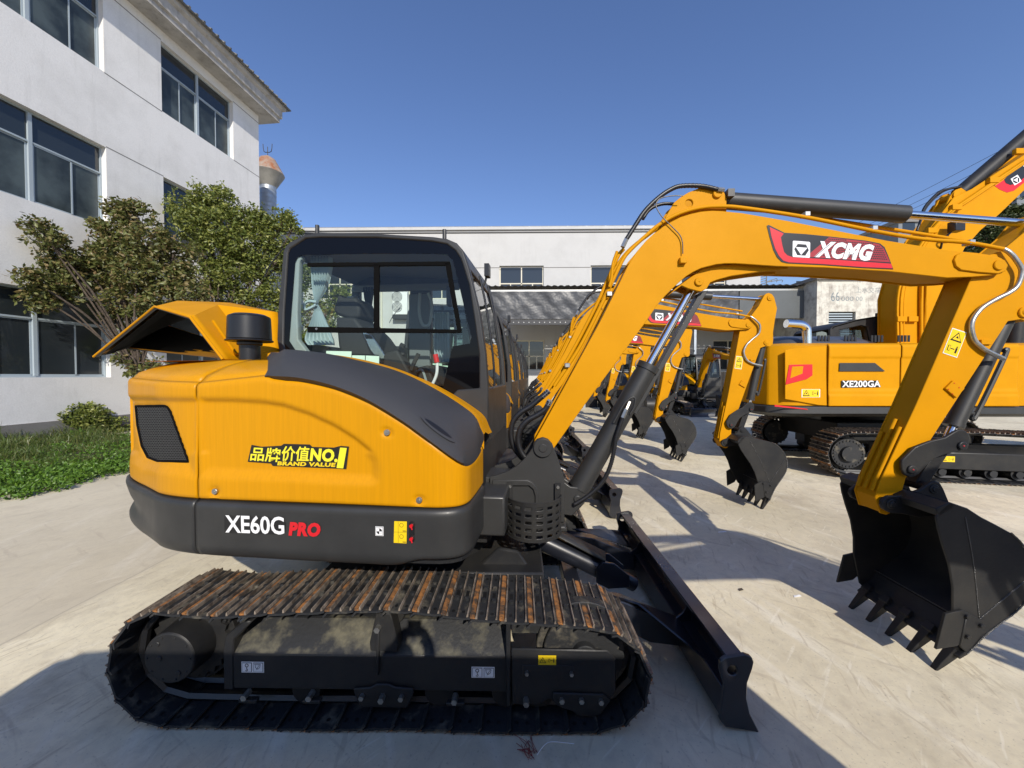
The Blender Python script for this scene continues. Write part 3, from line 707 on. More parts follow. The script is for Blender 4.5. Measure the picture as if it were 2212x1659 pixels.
    prism(bm, FU, arc(c[0], c[1], .0135, 0, 350, 20), lyK-.0024, lyK-.0028, 0); 
    for a0 in (90, 270): prism(bm, FU, [c]+arc(c[0], c[1], .0128, a0, a0+90, 6), lyK-.0028, lyK-.0034, 1)
    obj('balance_label', bm, [BKV, WHT], sk, smooth=0)
    bm = NB(); P4 = [TK(ZL(p)) for p in ((1641, 1035), (1714, 1037), (1712, 1164), (1638, 1160))]; prism(bm, FU, P4, lyK, lyK-.0015, 0)
    for k in range(2):
        cc = TK(ZL((1683, 1058+k*66))); prism(bm, FU, arc(cc[0], cc[1], .010, 0, 340, 14), lyK-.0015, lyK-.002, 1, holes=[arc(cc[0], cc[1], .0085, 0, 340, 14)])
        text(bm, fk(.0008), ('50h', '500h')[k], TK(ZL((1690, 1095+k*64))), TK(ZL((1711, 1096+k*64))), .006, .02, 0, 1)
    a, b = TK(ZL((1640, 1098))), TK(ZL((1713, 1100))); bm.faces.new([bm.verts.new(FU.w(x, lyK-.002, z)) for x, z in ((a[0], a[1]), (b[0], b[1]), (b[0], b[1]+.0012), (a[0], a[1]+.0012))]).material_index = 1
    a, b = TK(ZL((1664, 1160))), TK(ZL((1664, 1037))); bm.faces.new([bm.verts.new(FU.w(x, lyK-.002, z)) for x, z in ((a[0], a[1]), (a[0]+.0012, a[1]), (a[0]+.0012, b[1]), (a[0], b[1]))]).material_index = 1
    obj('service_label', bm, [YLV, BKV], sk, smooth=0)
    bm = NB(); c0 = TK(ZL((1742, 1052))); c1 = TK(ZL((1742, 1142)))
    prism(bm, FU, arc(c0[0], c0[1], .013, 0, 180, 8)+arc(c1[0], c1[1], .013, 180, 360, 8), lyK+.0005, lyK-.0012, 0)
    for c in (TK(ZL((1742, 1060))), TK(ZL((1742, 1136)))): cyl(bm, FU.w(c[0], lyK, c[1]), FU.w(c[0], lyK-.012, c[1]), .008, n=10, mi=1); tube(bm, [FU.w(c[0], lyK-.01, c[1]), FU.w(c[0]+.006, lyK-.012, c[1]-.016)], .003, n=5, mi=1)
    obj('grease_nipple_panel', bm, [BKV, REDK], sk, smooth=20)
    bm = NB()
    for k in range(6): z = .965-k*.017; s = S[-1]-.42; p, nn = at(s); box(bm, p.x+.006, p.x+.014, -.78, -.60, z-.005, z+.004, 0, FU)
    objs('front_louvre', bm, BKV, sk, smooth=0)
    # core
    bm = NB(); base = [(at(s)[0].x, at(s)[0].y) for s in [S[-1]*k/60 for k in range(60)]]
    base = [(x*.985+(.0 if x > 0 else .012), y*.965) for x, y in base]+[(.46, -.2), (.46, .86), (-.6, .86)]+[(x*.985+.012, -y*.965) for x, y in [(at(s)[0].x, at(s)[0].y) for s in [sCUT*k/12 for k in range(11, 0, -1)]]]
    for z0, z1, pp in ((.76, 1.05, base), (1.05, 1.22, base)):
        A = [bm.verts.new(FU.w(x, y, z0)) for x, y in pp]; B = [bm.verts.new(FU.w(x, y, z1)) for x, y in pp]
        for i in range(len(A)): bm.faces.new((A[i], A[(i+1) % len(A)], B[(i+1) % len(A)], B[i]))
        bm.faces.new(A); bm.faces.new(B)
    box(bm, -1.55, -1.05, -.55, .55, 1.2, 1.70, 0, FU); box(bm, -1.05, -.2, -.80, -.45, 1.2, 1.50, 0, FU); box(bm, -.1, .3, -.8, -.45, 1.1, 1.2, 0, FU)
    box(bm, -.3, .50, -.45, .75, .68, .765, 0, FU); obj('body_core', bm, BLK, rt, smooth=20)
    # ---------------- grey cover beside the cab
    def resamp(pts, n):
        pts = [Vector(p) for p in pts]; L = [0]
        for a, b in zip(pts, pts[1:]): L.append(L[-1]+(b-a).length)
        out = []
        for i in range(n+1):
            t = L[-1]*i/n; k = 0
            while k < len(L)-2 and L[k+1] < t: k += 1
            out.append(pts[k].lerp(pts[k+1], (t-L[k])/max(1e-6, L[k+1]-L[k])))
        return out
    Ep = smoothpath([sp(s, z, .004) for s, z in EC[:-1]]+[sp(S[-1]-.12, 1.265, .004)], 4)
    IC = [FU.U(*p, -.42) for p in [(578, 768), (598, 765), (706, 771), (799, 788), (874, 811), (948, 848), (1004, 884), (1028, 905), (1039, 930)]]
    Ip = smoothpath([FU.w(x, -.42, z) for x, z in IC]+[FU.w(.478, -.41, 1.30)], 4)
    N = 60; E2 = resamp(Ep, N); I2 = resamp(Ip, N); rows = []
    for i in range(N+1):
        r = []; e, n_ = E2[i], I2[i]
        for k in range(13):
            u = k/12; p = e.lerp(n_, u); fat = min(1, i/5, (N-i)/5+.25)
            p = p+Vector((0, 0, 1))*(.075*math.sin(math.pi*u**.75)*fat+.012)-FU.y*(.028*math.cos(u*1.3)*fat)
            r.append(p)
        if i == 0: r = [q+Vector((0, 0, -.018)) for q in r]
        r = [r[0]-Vector((0, 0, .022))+FU.y*.035]+r+[r[-1]-Vector((0, 0, .035))]
        rows.append(r)
    bm = NB(); grid(bm, rows); 
    for rr in (rows[0], rows[-1]): bm.faces.new([bm.verts.new(p) for p in rr])
    cv = obj('top_cover', bm, GRYM, rt, smooth=60, label='curved graphite plastic cover with a recessed handle')
    # handle recess
    bm = NB(); hc = rows[40][2]; hd = (rows[44][2]-rows[36][2]).normalized(); hn = (rows[40][4]-rows[40][2]).normalized(); hnn = hd.cross(hn).normalized()
    if hnn.y > 0: hnn = -hnn
    q = [hc+hd*(.10*math.cos(t))+hn*(.036*math.sin(t)+.03)+hnn*.006 for t in [i*math.pi/12 for i in range(24)]]
    q2 = [hc+hd*(.078*math.cos(t))+hn*(.018*math.sin(t)+.03)+hnn*.008 for t in [i*math.pi/12 for i in range(24)]]
    a = [bm.verts.new(p) for p in q]; b = [bm.verts.new(p) for p in q2]
    for i in range(24): bm.faces.new((a[i], a[(i+1) % 24], b[(i+1) % 24], b[i])).material_index = 0
    bm.faces.new(b).material_index = 1
    obj('handle', bm, [GRYM, BKV], cv, smooth=30)
    # yellow strip between cover and cab, and top plate of the body
    bm = NB(); rows = [[p+Vector((0, 0, .012)), p+FU.y*.05+Vector((0, 0, .018)), p+FU.y*.16-Vector((0, 0, .01)), p+FU.y*.305-Vector((0, 0, .02))] for p in I2]; grid(bm, rows)
    strip(bm, [p+Vector((0, 0, .012)) for p in I2], [p-Vector((0, 0, .08)) for p in I2])
    x = FU
    bm.faces.new([bm.verts.new(FU.w(*p)) for p in ((-1.63, -.56, 1.751), (-1.0, -.57, 1.751), (-.72, -.42, 1.745), (-.72, -.10, 1.745), (-1.10, -.10, 1.745), (-1.10, .56, 1.75), (-1.63, .56, 1.75))])
    obj('top_deck', bm, YEL, rt, smooth=40)
    # ---------------- raised hood
    bm = NB(); V = lambda px, py, Y: CAMPOS+ray(px, py)*(Y/ray(px, py).y)
    R0, R1, R2, R3 = V(205, 770, 3.15), V(336, 663, 2.85), V(412, 686, 2.42), V(481, 776, 2.36)
    Q0, Q1, Q2, Q3 = V(268, 752, 3.75), V(352, 700, 3.9), V(430, 712, 3.75), V(470, 772, 3.6)
    B1, B2, B3 = V(384, 651, 3.2), V(470, 660, 2.85), V(560, 779, 2.62)
    C1, C2, C3 = V(500, 655, 3.4), V(600, 676, 2.95), V(606, 779, 2.75)
    def quad(*p): bm.faces.new([bm.verts.new(x) for x in p])
    def bil(a, b, c, d, n=6, m=6, push=0):
        nn = (b-a).cross(d-a).normalized()
        grid(bm, [[a.lerp(b, i/n).lerp(d.lerp(c, i/n), j/m)+nn*push*math.sin(math.pi*i/n) for j in range(m+1)] for i in range(n+1)])
    ctr_ = V(440, 738, 3.1)
    def shell(g_):
        K = {n_: g_(p_) for n_, p_ in dict(R0=R0, R1=R1, R2=R2, R3=R3, Q0=Q0, Q1=Q1, Q3=Q3, B1=B1, B2=B2, B3=B3, C1=C1, C2=C2, C3=C3, N0=V(230, 765, 3.5)).items()}
        for q_ in ('R0 R1 B1 N0', 'R1 R2 B2 B1', 'R2 R3 B3 B2', 'B2 B3 C3 C2', 'B1 B2 C2 C1', 'R0 N0 Q1 Q0', 'N0 B1 C1 Q1', 'Q0 Q3 C3 Q1'): bil(*[K[n_] for n_ in q_.split()])
    shell(lambda p: p)
    bmesh.ops.remove_doubles(bm, verts=bm.verts[:], dist=.004)
    hd_ = obj('raised_hood', bm, YEL, rt, solid=.012, smooth=28, label='yellow rear engine hood raised open')
    bm = NB(); tube(bm, [p.lerp(ctr_, .02) for p in (R0, R1, R2, R3)], .010, n=8, smooth=False); tube(bm, [R0, Q0, Q3], .008, n=8, smooth=False); obj('rubber_seal', bm, RUB, hd_, smooth=40)
    bm = NB(); tube(bm, [p.lerp(ctr_, -.012) for p in (R0, R1, R2, R3)], .009, n=8, smooth=False); obj('hood_edge', bm, YEL, hd_, smooth=40)
    bm = NB(); shell(lambda p: p.lerp(ctr_, .085)); bmesh.ops.remove_doubles(bm, verts=bm.verts[:], dist=.004); obj('hood_shade_shell', bm, SHBK, hd_, smooth=28)  # inner shell, its black standing in for the shade under the hood
    bm = NB()
    for t in (.22, .62): 
        a = R2.lerp(C2, t*.62+.05); b = R3.lerp(C3, t*.62+.12); nn = (R3-R2).cross(C2-R2).normalized(); nn = nn if nn.y < 0 else -nn
        tube(bm, [a.lerp(b, .12)+nn*.006, a.lerp(b, .9)+nn*.006], .012, n=6); 
    objs('hood_rib', bm, YEL, hd_, smooth=60)
    # ---------------- air pre-cleaner on its stack
    bm = NB(); c = FU.W(540, 776, -.42); zt = c.z-.02
    k = (c-CAMPOS).y/F
    cyl(bm, c-Vector((0, 0, .05)), c+Vector((0, 0, 38*k)), 20*k, n=32)
    obj('intake_pipe', bm, BKV, rt, smooth=30)
    bm = NB(); z0 = c.z+38*k; P = lambda h: Vector((c.x, c.y, z0+h*k))
    cyl(bm, P(0), P(4), 45*k, 45*k, n=48); cyl(bm, P(4), P(54), 42*k, 40*k, n=48); cyl(bm, P(54), P(59), 40*k, 30*k, n=48); cyl(bm, P(-8), P(0), 24*k, n=32)
    tl = obj('intake_cap', bm, BKV, rt, bevel=.006, seg=2)
    # ---------------- cab
    CN = -.11
    out = FU.P(ZC((240, 1100), (185, 1020), (165, 900), (172, 700), (210, 260), (225, 222), (262, 186), (370, 133), (480, 118), (900, 128), (1300, 150), (1400, 165), (1470, 195), (1520, 252), (1562, 380), (1640, 700), (1682, 1000), (1700, 1250), (1705, 1650), (600, 1650)), CN)
    hole = FU.P(ZC((290, 1030), (225, 975), (213, 930), (218, 700), (246, 268), (262, 235), (375, 162), (480, 155), (900, 158), (1290, 185), (1400, 205), (1460, 250), (1500, 310), (1560, 500), (1600, 760), (1632, 1000), (1636, 1250), (1475, 1262), (1440, 1300), (900, 1180), (450, 1070)), CN)
    see = FU.P(ZC((325, 1022), (247, 905), (262, 700), (290, 335), (308, 298), (345, 282), (800, 272), (1310, 272), (1400, 280), (1440, 320), (1462, 400), (1575, 880), (1565, 925), (1440, 945), (1425, 1000), (1370, 1240), (1350, 1290), (900, 1175), (450, 1066)), CN)
    bm = NB(); prism(bm, FU, out, CN, CN+.06, 0, holes=[hole])
    farh1 = FU.P(ZC((770, 520), (1135, 515), (1135, 1080), (780, 1080)), .86); farh2 = FU.P(ZC((1290, 510), (1500, 515), (1600, 1100), (1290, 1100)), .86)
    prism(bm, FU, out, .84, .90, 0, holes=[farh1, farh2])
    top = FU.P(ZC((172, 700), (210, 260), (225, 222), (262, 186), (370, 133), (480, 118), (900, 128), (1300, 150), (1400, 165), (1470, 195), (1520, 252), (1562, 380)), CN)
    band = top[1:]; inn = offset_poly(band+[(0, 1.3)], .035)[:-1]
    prism(bm, FU, band+inn[::-1], CN+.03, .87, 0)
    lo = FU.P(ZC((165, 900), (185, 1020), (240, 1100), (600, 1650), (700, 1650), (290, 1080), (225, 1000), (200, 900)), CN); prism(bm, FU, lo, CN+.03, .87, 0)
    fr_ = FU.P(ZC((1700, 1250), (1705, 1650), (1660, 1650), (1655, 1250)), CN); prism(bm, FU, fr_, CN+.03, .87, 0)
    box(bm, out[0][0], .40, CN+.03, .87, 1.02, 1.10, 0, FU)
    cab = obj('cab', bm, GRY, rt, bevel=.012, seg=2, smooth=35)
    bm = NB(); prism(bm, FU, [(x, z) for x, z in hole], CN+.010, CN+.014, 0, holes=[see]); obj('window_border', bm, FRIT, cab, smooth=0)
    bm = NB(); poly(bm, lambda a, b: FU.w(a, CN+.012, b), see); obj('side_window', bm, GLS, cab, smooth=0)
    # sliding window frame
    bm = NB()
    for a in (((385, 340), (1420, 330), (1425, 358), (385, 366)), ((385, 803), (1500, 825), (1507, 850), (385, 846)), ((868, 350), (905, 350), (905, 835), (868, 835)), ((1385, 340), (1420, 335), (1507, 850), (1475, 830))):
        prism(bm, FU, [FU.U(*ZC(p), CN) for p in a], CN+.000, CN+.018)
    obj('sliding_window_frame', bm, SHBK, cab, bevel=.002, seg=1)
    bm = NB(); a = FU.W(*ZC((455, 820)), CN); cyl(bm, a-FU.y*.004, a-FU.y*.0, .010, n=4); obj('window_catch', bm, STL, cab)
    # glass of the other faces
    bm = NB(); fl = FU.P(ZC((1562, 380), (1620, 640), (1670, 1000), (1685, 1250)), CN); strip(bm, [FU.w(x-.012, CN+.05, z) for x, z in fl], [FU.w(x-.012, .85, z) for x, z in fl]); obj('windscreen', bm, GLS, cab, smooth=40)
    bm = NB(); fl = FU.P(ZC((172, 900), (176, 700), (212, 280)), CN); strip(bm, [FU.w(x+.01, CN+.05, z) for x, z in fl], [FU.w(x+.01, .85, z) for x, z in fl]); obj('rear_window', bm, GLS, cab, smooth=40)
    bm = NB(); poly(bm, lambda a, b: FU.w(a, .87, b), farh1); poly(bm, lambda a, b: FU.w(a, .87, b), farh2); objs('door_window', bm, GLS, cab, smooth=0)
    bm = NB(); prism(bm, FU, FU.P(ZC((247, 905), (262, 700), (290, 335), (308, 298), (345, 282), (352, 312), (335, 335), (320, 700), (325, 900), (410, 1010), (325, 1022)), CN+.03), CN+.02, CN+.07); box(bm, out[2][0]+.05, out[2][0]+.13, .74, .83, 1.3, 2.4, 0, FU); obj('pillar_trim', bm, LGRY, cab, bevel=.008)
    for q in (460, 1383):
        bm = NB(); c = FU.W(*ZC((q, 118 if q < 900 else 152)), .3); cyl(bm, c-Vector((0, 0, .03)), c+Vector((0, 0, .055)), .016, n=12); obj('roof_stud', bm, GRY, cab, smooth=30)
    bm = NB(); tube(bm, [FU.W(*ZC(p), .2) for p in ((215, 235), (160, 300), (110, 370), (75, 445))], .005, n=6); obj('antenna', bm, RUB, cab)
    bm = NB(); c = FU.W(*ZC((1692, 400)), .45); d = FU.x
    box(bm, *[v for v in ()]) if False else None
    cyl(bm, c-d*.03, c+d*.03, .001, n=4)
    M = [(-.03, -.05, -.055), (.035, .05, .055)]
    cxl = (c-FU.o).dot(FU.x); cyl_ = (c-FU.o).dot(FU.y); box(bm, cxl-.016, cxl+.022, cyl_-.045, cyl_+.045, c.z-.05, c.z+.05, 0, FU)
    tube(bm, [c, c+Vector((-.02, 0, -.10)), c+Vector((-.08, 0, -.16))], .009, n=6)
    obj('work_lamp', bm, BKV, cab, bevel=.008)
    bm = NB(); prism(bm, FU, offset_poly(band+inn[::-1], 0), CN+.08, CN+.081) if False else None
    tl_ = [(x, z-.012) for x, z in inn]; tl2 = [(x, z-.03) for x, z in inn]; prism(bm, FU, tl_+tl2[::-1], CN+.06, .83)
    for xa, xb in ((out[2][0]+.06, farh1[0][0]-.005), (farh1[1][0]+.005, farh2[0][0]-.005)): box(bm, xa, xb, .80, .835, 1.2, 2.42, 0, FU)
    box(bm, farh1[0][0]-.05, farh2[1][0], .80, .835, max(farh1[0][1], farh2[0][1])+.01, 2.45, 0, FU)
    objs('cab_lining', bm, TRIM, cab, bevel=.01)
    # front rails, wiper
    bm = NB()
    for ly, off in ((.02, .02), (.30, .03)):
        tube(bm, [FU.w(x+off, ly, z) for x, z in FU.P(ZC((1590, 400), (1640, 640), (1690, 1000), (1705, 1230)), CN)], .008, n=6)
    objs('wiper', bm, BKV, cab)
    bm = NB(); pth = FU.P(ZC((1640, 500), (1700, 520), (1740, 700), (1760, 1300), (1755, 1380), (1710, 1400)), .85); tube(bm, [FU.w(x, .80, z) for x, z in pth], .012, n=8); obj('grab_rail', bm, BKV, cab)
    # interior
    bm = NB(); x0 = FU.U(*ZC((640, 700)), .35)[0]
    sx = lambda *p: FU.P(ZC(*p), .22)
    prism(bm, FU, sx((610, 560), (640, 590), (740, 590), (770, 660), (765, 740), (700, 750), (600, 720), (570, 680)), .22, .50)
    prism(bm, FU, sx((620, 740), (760, 745), (800, 800), (860, 860), (960, 1000), (1000, 1080), (1010, 1180), (760, 1180), (690, 1080), (640, 950)), .16, .58)
    prism(bm, FU, sx((780, 1080), (1080, 1080), (1100, 1200), (760, 1200)), .14, .60)
    obj('seat', bm, SEATM, cab, bevel=.03, seg=3)
    bm = NB(); prism(bm, FU, sx((820, 840), (900, 870), (960, 960), (1020, 1060), (960, 1080), (880, 980)), .12, .14); obj('plastic_wrap', bm, PLAS, cab, bevel=.01)
    bm = NB()
    prism(bm, FU, sx((1010, 1010), (1100, 980), (1180, 1120), (1190, 1220), (980, 1220)), .05, .18); prism(bm, FU, sx((1150, 1100), (1240, 1080), (1290, 1240), (1150, 1240)), .3, .7)
    box(bm, -.95, .40, 0, .84, 1.10, 1.20, 0, FU)
    obj('console', bm, SEATM, cab, bevel=.015)
    bm = NB(); tube(bm, [FU.W(*ZC(p), .1) for p in ((1140, 1120), (1165, 1060), (1195, 1000))], .016, n=8); tube(bm, [FU.W(*ZC(p), .1) for p in ((1080, 1010), (1070, 960), (1085, 930))], .022, n=8); objs('joystick', bm, SEATM, cab)
    bm = NB(); tube(bm, [FU.W(*ZC(p), .02) for p in ((1290, 1235), (1325, 1150), (1330, 1060))], .011, n=8, mi=0); tube(bm, [FU.W(*ZC(p), .02) for p in ((1328, 1065), (1322, 1035), (1316, 1005))], .019, n=10, mi=1); obj('safety_lever', bm, [WHT, REDK], cab)
    bm = NB(); tube(bm, [FU.W(*ZC(p), .7) for p in ((1205, 560), (1200, 700), (1225, 790), (1275, 780), (1290, 640), (1265, 560))], .014, n=8); tube(bm, [FU.W(*ZC(p), .3) for p in ((1180, 1130), (1220, 1120), (1250, 1200))], .01, n=6); obj('interior_rail', bm, LGRY, cab)
    bm = NB(); box(bm, *[0]*0) if False else None
    c = FU.U(*ZC((1425, 590)), .1); box(bm, c[0]-.018, c[0]+.018, .05, .12, c[1]-.07, c[1]+.07, 0, FU); obj('interior_mirror', bm, SEATM, cab, bevel=.008)
    def curtain(prof, ly, m, name='curtain', folds=7):
        bm = NB(); rows = []
        for (l, r), yv in prof:
            a = FU.U(*ZC((l, yv)), ly); b = FU.U(*ZC((r, yv)), ly); n = folds*8
            amp = .02*min(1, (b[0]-a[0])/.1)
            rows.append([FU.w(a[0]+(b[0]-a[0])*i/n, ly+amp*math.sin(i/8*2*math.pi+yv*.004), a[1]+(b[1]-a[1])*i/n) for i in range(n+1)])
        grid(bm, rows); return obj(name, bm, m, cab, smooth=80)
    curtain([((408, 562), 300), ((412, 560), 380), ((420, 540), 480), ((432, 505), 560), ((438, 470), 615), ((436, 462), 640), ((440, 490), 690), ((425, 515), 750), ((400, 545), 810), ((380, 565), 870), ((372, 580), 900), ((400, 585), 938)], .05, CURT)
    bm = NB(); tube(bm, [FU.W(*ZC(p), .03) for p in ((455, 625), (400, 620), (365, 645), (372, 680), (410, 670), (450, 645))], .012, n=6); obj('curtain_tieback', bm, CURT, cab, smooth=60)
    curtain([((790, 870), 520), ((800, 860), 600), ((825, 850), 690), ((820, 845), 720), ((830, 870), 790)], .80, SEATM, folds=4)
    curtain([((1310, 1420), 700), ((1310, 1425), 900), ((1310, 1430), 1060)], .80, CURT, folds=6)
    bm = NB()
    for a in (((527, 980), (710, 984), (708, 1075), (525, 1042)), ((714, 1012), (808, 1014), (806, 1090), (712, 1072)), ((814, 1014), (910, 1018), (910, 1095), (812, 1088))):
        prism(bm, FU, [FU.U(*ZC(p), CN+.02) for p in a], CN+.0155, CN+.018)
    objs('instruction_sticker', bm, PAPER, cab, smooth=0)
    # ---------------- deck, boom bracket, basket
    bm = NB(); box(bm, .30, .62, -.55, .88, .76, .985, 0, FU); prism(bm, FB, FB.P([(1040, 1029), (1219, 1038), (1219, 1138), (1036, 1142)], -.13), -.13, .13)
    prism(bm, FB, FB.P([(1030, 1134), (1222, 1134), (1226, 1148), (1026, 1150)], -.14), -.16, .2)
    obj('front_deck', bm, GRY, rt, bevel=.012)
    bm = NB(); brk = [(1151, 966), (1153, 957), (1160, 949), (1172.6, 945), (1184, 949), (1193, 959), (1202, 984.5), (1212, 1012.6), (1219.4, 1036), (1219.4, 1128), (1060, 1128), (1058, 1030), (1070, 1028), (1094.6, 1019.5), (1114.4, 1008), (1131, 993), (1142.5, 979), (1149, 970)]
    Bk = FB.P(brk, -.165)
    for y in (-.165, .135): prism(bm, FB, Bk, y, y+.03)
    prism(bm, FB, FB.P([(1064, 1036), (1140, 1036), (1150, 1041), (1160, 1052), (1163, 1070), (1163, 1110), (1156, 1110), (1156, 1070), (1152, 1056), (1143, 1048), (1064, 1048)], -.165), -.180, -.160)
    pc = FB.U(1172.6, 967, -.165); cyl(bm, FB.w(pc[0], -.182, pc[1]), FB.w(pc[0], -.16, pc[1]), .058, n=40); cyl(bm, FB.w(pc[0], -.187, pc[1]), FB.w(pc[0], -.18, pc[1]), .026, n=24); cyl(bm, FB.w(pc[0], -.16, pc[1]), FB.w(pc[0], .17, pc[1]), .035, n=24)
    obj('boom_bracket', bm, GRY, rt, bevel=.008, seg=2)
    bm = NB(); lug = FB.P([(1215, 1038), (1232, 1050), (1252, 1052), (1262, 1062), (1266, 1076), (1262, 1086), (1251, 1098), (1235, 1113), (1215, 1110)], -.06)
    for y in (-.075, .045): prism(bm, FB, lug, y, y+.03)
    lp = FB.U(1246.7, 1076, -.06); cyl(bm, FB.w(lp[0], -.085, lp[1]), FB.w(lp[0], .085, lp[1]), .025)
    obj('cylinder_lug', bm, GRY, rt, bevel=.006)
    bm = NB(); bc = FB.U(1153, 1090, -.18); br = .168; zt, zb = .925, .700; rows = []; nC = 72; nR = 44
    holes_ = lambda i, j: (8 <= i % 12 or True) and (2 <= (i % 9) <= 6) and ((j % 8) in (3, 4, 5)) and 3 < j < 43
    VV = [[bm.verts.new(FB.w(bc[0]+br*math.cos(math.pi+math.pi*i/nC), -.18+br*1.05*math.sin(math.pi+math.pi*i/nC), zb+(zt-zb)*j/nR)) for j in range(nR+1)] for i in range(nC+1)]
    for i in range(nC):
        for j in range(nR):
            if (i % 9) in (2, 3, 4, 5, 6) and (j % 8) in (4, 5, 6) and 2 < j < 40: continue
            bm.faces.new((VV[i][j], VV[i+1][j], VV[i+1][j+1], VV[i][j+1]))
    bk_ = obj('guard_basket', bm, BLK, rt, solid=.004, smooth=60)
    bm = NB()
    for zz in (zt, zb): tube(bm, [FB.w(bc[0]+br*math.cos(math.pi+math.pi*i/20), -.18+br*1.05*math.sin(math.pi+math.pi*i/20), zz) for i in range(21)], .005, n=6, k=1)
    for sx_ in (-1, 1):
        box(bm, bc[0]+sx_*(br-.02)-.018, bc[0]+sx_*(br-.02)+.018, -.19, -.184, zt-.06, zt+.075, 0, FB)
    obj('basket_rim', bm, BLK, bk_)
    bm = NB()
    for sx_ in (-1, 1): c = FB.w(bc[0]+sx_*(br-.02), -.19, zt+.05); bolt(bm, c, -FB.y, .010, .01)
    objs('bolt', bm, STL, bk_)
    # ---------------- dozer blade
    VB = 0.0; bl = Frame(0, 0, 0)
    ep = [(1581, 1424), (1592, 1416), (1634, 1409.6), (1648, 1415), (1653, 1426), (1650, 1440), (1639, 1471), (1637, 1504), (1644, 1537), (1667, 1583), (1655.6, 1575), (1591, 1565), (1579.5, 1550), (1583, 1520), (1589.5, 1477), (1579.5, 1444)]
    E_ = [FG.U(a, b, 1.79) for a, b in ep]; E_ = [(x-.06, z+.0) for x, z in E_]
    sh = -.06
    bm = NB(); c = FG.U(1607, 1444, 1.79); c = (c[0]-.06, c[1]); hl = arc(c[0], c[1], .023, 0, 345, 16)
    for y in (1.775, 3.665): prism(bm, FG, E_, y, y+.022, 0, holes=[hl])
    m_ = [(c[0]+.055, c[1]+.05), (c[0]+.075, c[1]+.02), (c[0]+.055, c[1]-.06), (c[0]+.058, c[1]-.14), (c[0]+.085, c[1]-.22), (c[0]+.12, c[1]-.285), (c[0]+.10, c[1]-.285), (c[0]+.06, c[1]-.22), (c[0]+.035, c[1]-.14), (c[0]+.03, c[1]-.06), (c[0]+.045, c[1]+.01)]
    prism(bm, FG, m_, 1.79, 3.67, 0)
    prism(bm, FG, [(c[0]-.02, c[1]+.055), (c[0]+.06, c[1]+.06), (c[0]+.078, c[1]+.03), (c[0]+.05, c[1]+.0), (c[0]+.045, c[1]+.03), (c[0]-.015, c[1]+.03)], 1.79, 3.67)
    prism(bm, FG, [(c[0]-.055, c[1]-.22), (c[0]-.035, c[1]-.10), (c[0]+.035, c[1]-.09), (c[0]+.05, c[1]-.21), (c[0]-.02, c[1]-.25)], 1.79, 3.67)
    for y in (2.28, 3.16):
        prism(bm, FG, [(c[0]-.14, c[1]-.10)]+[(c[0]-.14+.16*math.sin(R(a)), c[1]+.06-.16*math.cos(R(a))) for a in (10, 30, 50, 70, 88)]+[(c[0]+.04, c[1]+.05), (c[0]+.04, c[1]-.12), (c[0]-.10, c[1]-.16)], y, y+.014)
    db = obj('dozer_blade', bm, BLU, rt, bevel=.004, seg=1, smooth=30)
    bm = NB()
    for y in (2.24, 3.12):
        x1 = c[0]+.0
        prism(bm, FG, [(-.15, .30), (-.15, .38), (.25, .385), (.62, .33), (x1-.06, c[1]-.09), (x1-.04, c[1]-.22), (x1-.22, c[1]-.20), (.55, .20), (.2, .27)], y, y+.10)
    # gusset plates widening towards the blade
    for y, s_ in ((2.26, -1), (3.20, 1)):
        q = [(.45, y+.05, .368), (x1-.03, y+.06, c[1]-.085), (x1-.03, y+.06+s_*.36, c[1]-.085), (.70, y+.05+s_*.08, .33)]
        a = [bm.verts.new(v) for v in q]; b = [bm.verts.new((v[0], v[1], v[2]-.016)) for v in q]; bm.faces.new(a); bm.faces.new(b)
        for i in range(4): bm.faces.new((a[i], a[(i+1) % 4], b[(i+1) % 4], b[i]))
    box(bm, .30, .40, 2.3, 3.2, .24, .34)
    obj('blade_arm', bm, BLU, rt, bevel=.006, seg=1)
    bm = NB(); a = Vector((.06, 2.66, .56)); b = Vector((.60, 2.62, .32)); cyl(bm, a, b, .065, n=28); cyl(bm, b-(b-a)*.02, b+(b-a)*.05, .055, n=24)
    prism(bm, FG, [(.52, .36), (.56, .42), (.64, .41), (.74, .33), (.74, .25), (.60, .24), (.52, .28)], 2.54, 2.56); prism(bm, FG, [(.52, .36), (.56, .42), (.64, .41), (.74, .33), (.74, .25), (.60, .24), (.52, .28)], 2.68, 2.70)
    tube(bm, [(.62, 2.62, .33), (.80, 2.64, .22)], .05, n=16)
    bc_ = obj('blade_cylinder', bm, BLU, rt, bevel=.004, seg=1)
    bm = NB(); a2 = a+Vector((.05, 0, .09)); b2 = b+Vector((-.02, 0, .10)); 
    for s_ in (0,): 
        q = [a2+Vector((0, -.07, 0)), b2+Vector((0, -.07, 0)), b2+Vector((.03, .07, 0)), a2+Vector((0, .07, 0))]; bm.faces.new([bm.verts.new(v) for v in q])
    obj('cylinder_guard', bm, GRY, bc_, solid=.01)

    # ---------------- boom
    BY = -.115
    top_ = [(1155.5, 950), (1194, 881), (1232.9, 810.5), (1294.5, 698), (1325, 638), (1357, 573), (1376, 543), (1395.7, 520), (1413, 504), (1431.4, 491), (1450, 479), (1470, 469), (1492, 462), (1514.8, 457), (1538, 455), (1559, 455.7), (1604, 460), (1708, 478), (1857, 507.8), (1916, 519.6), (2052, 541)]
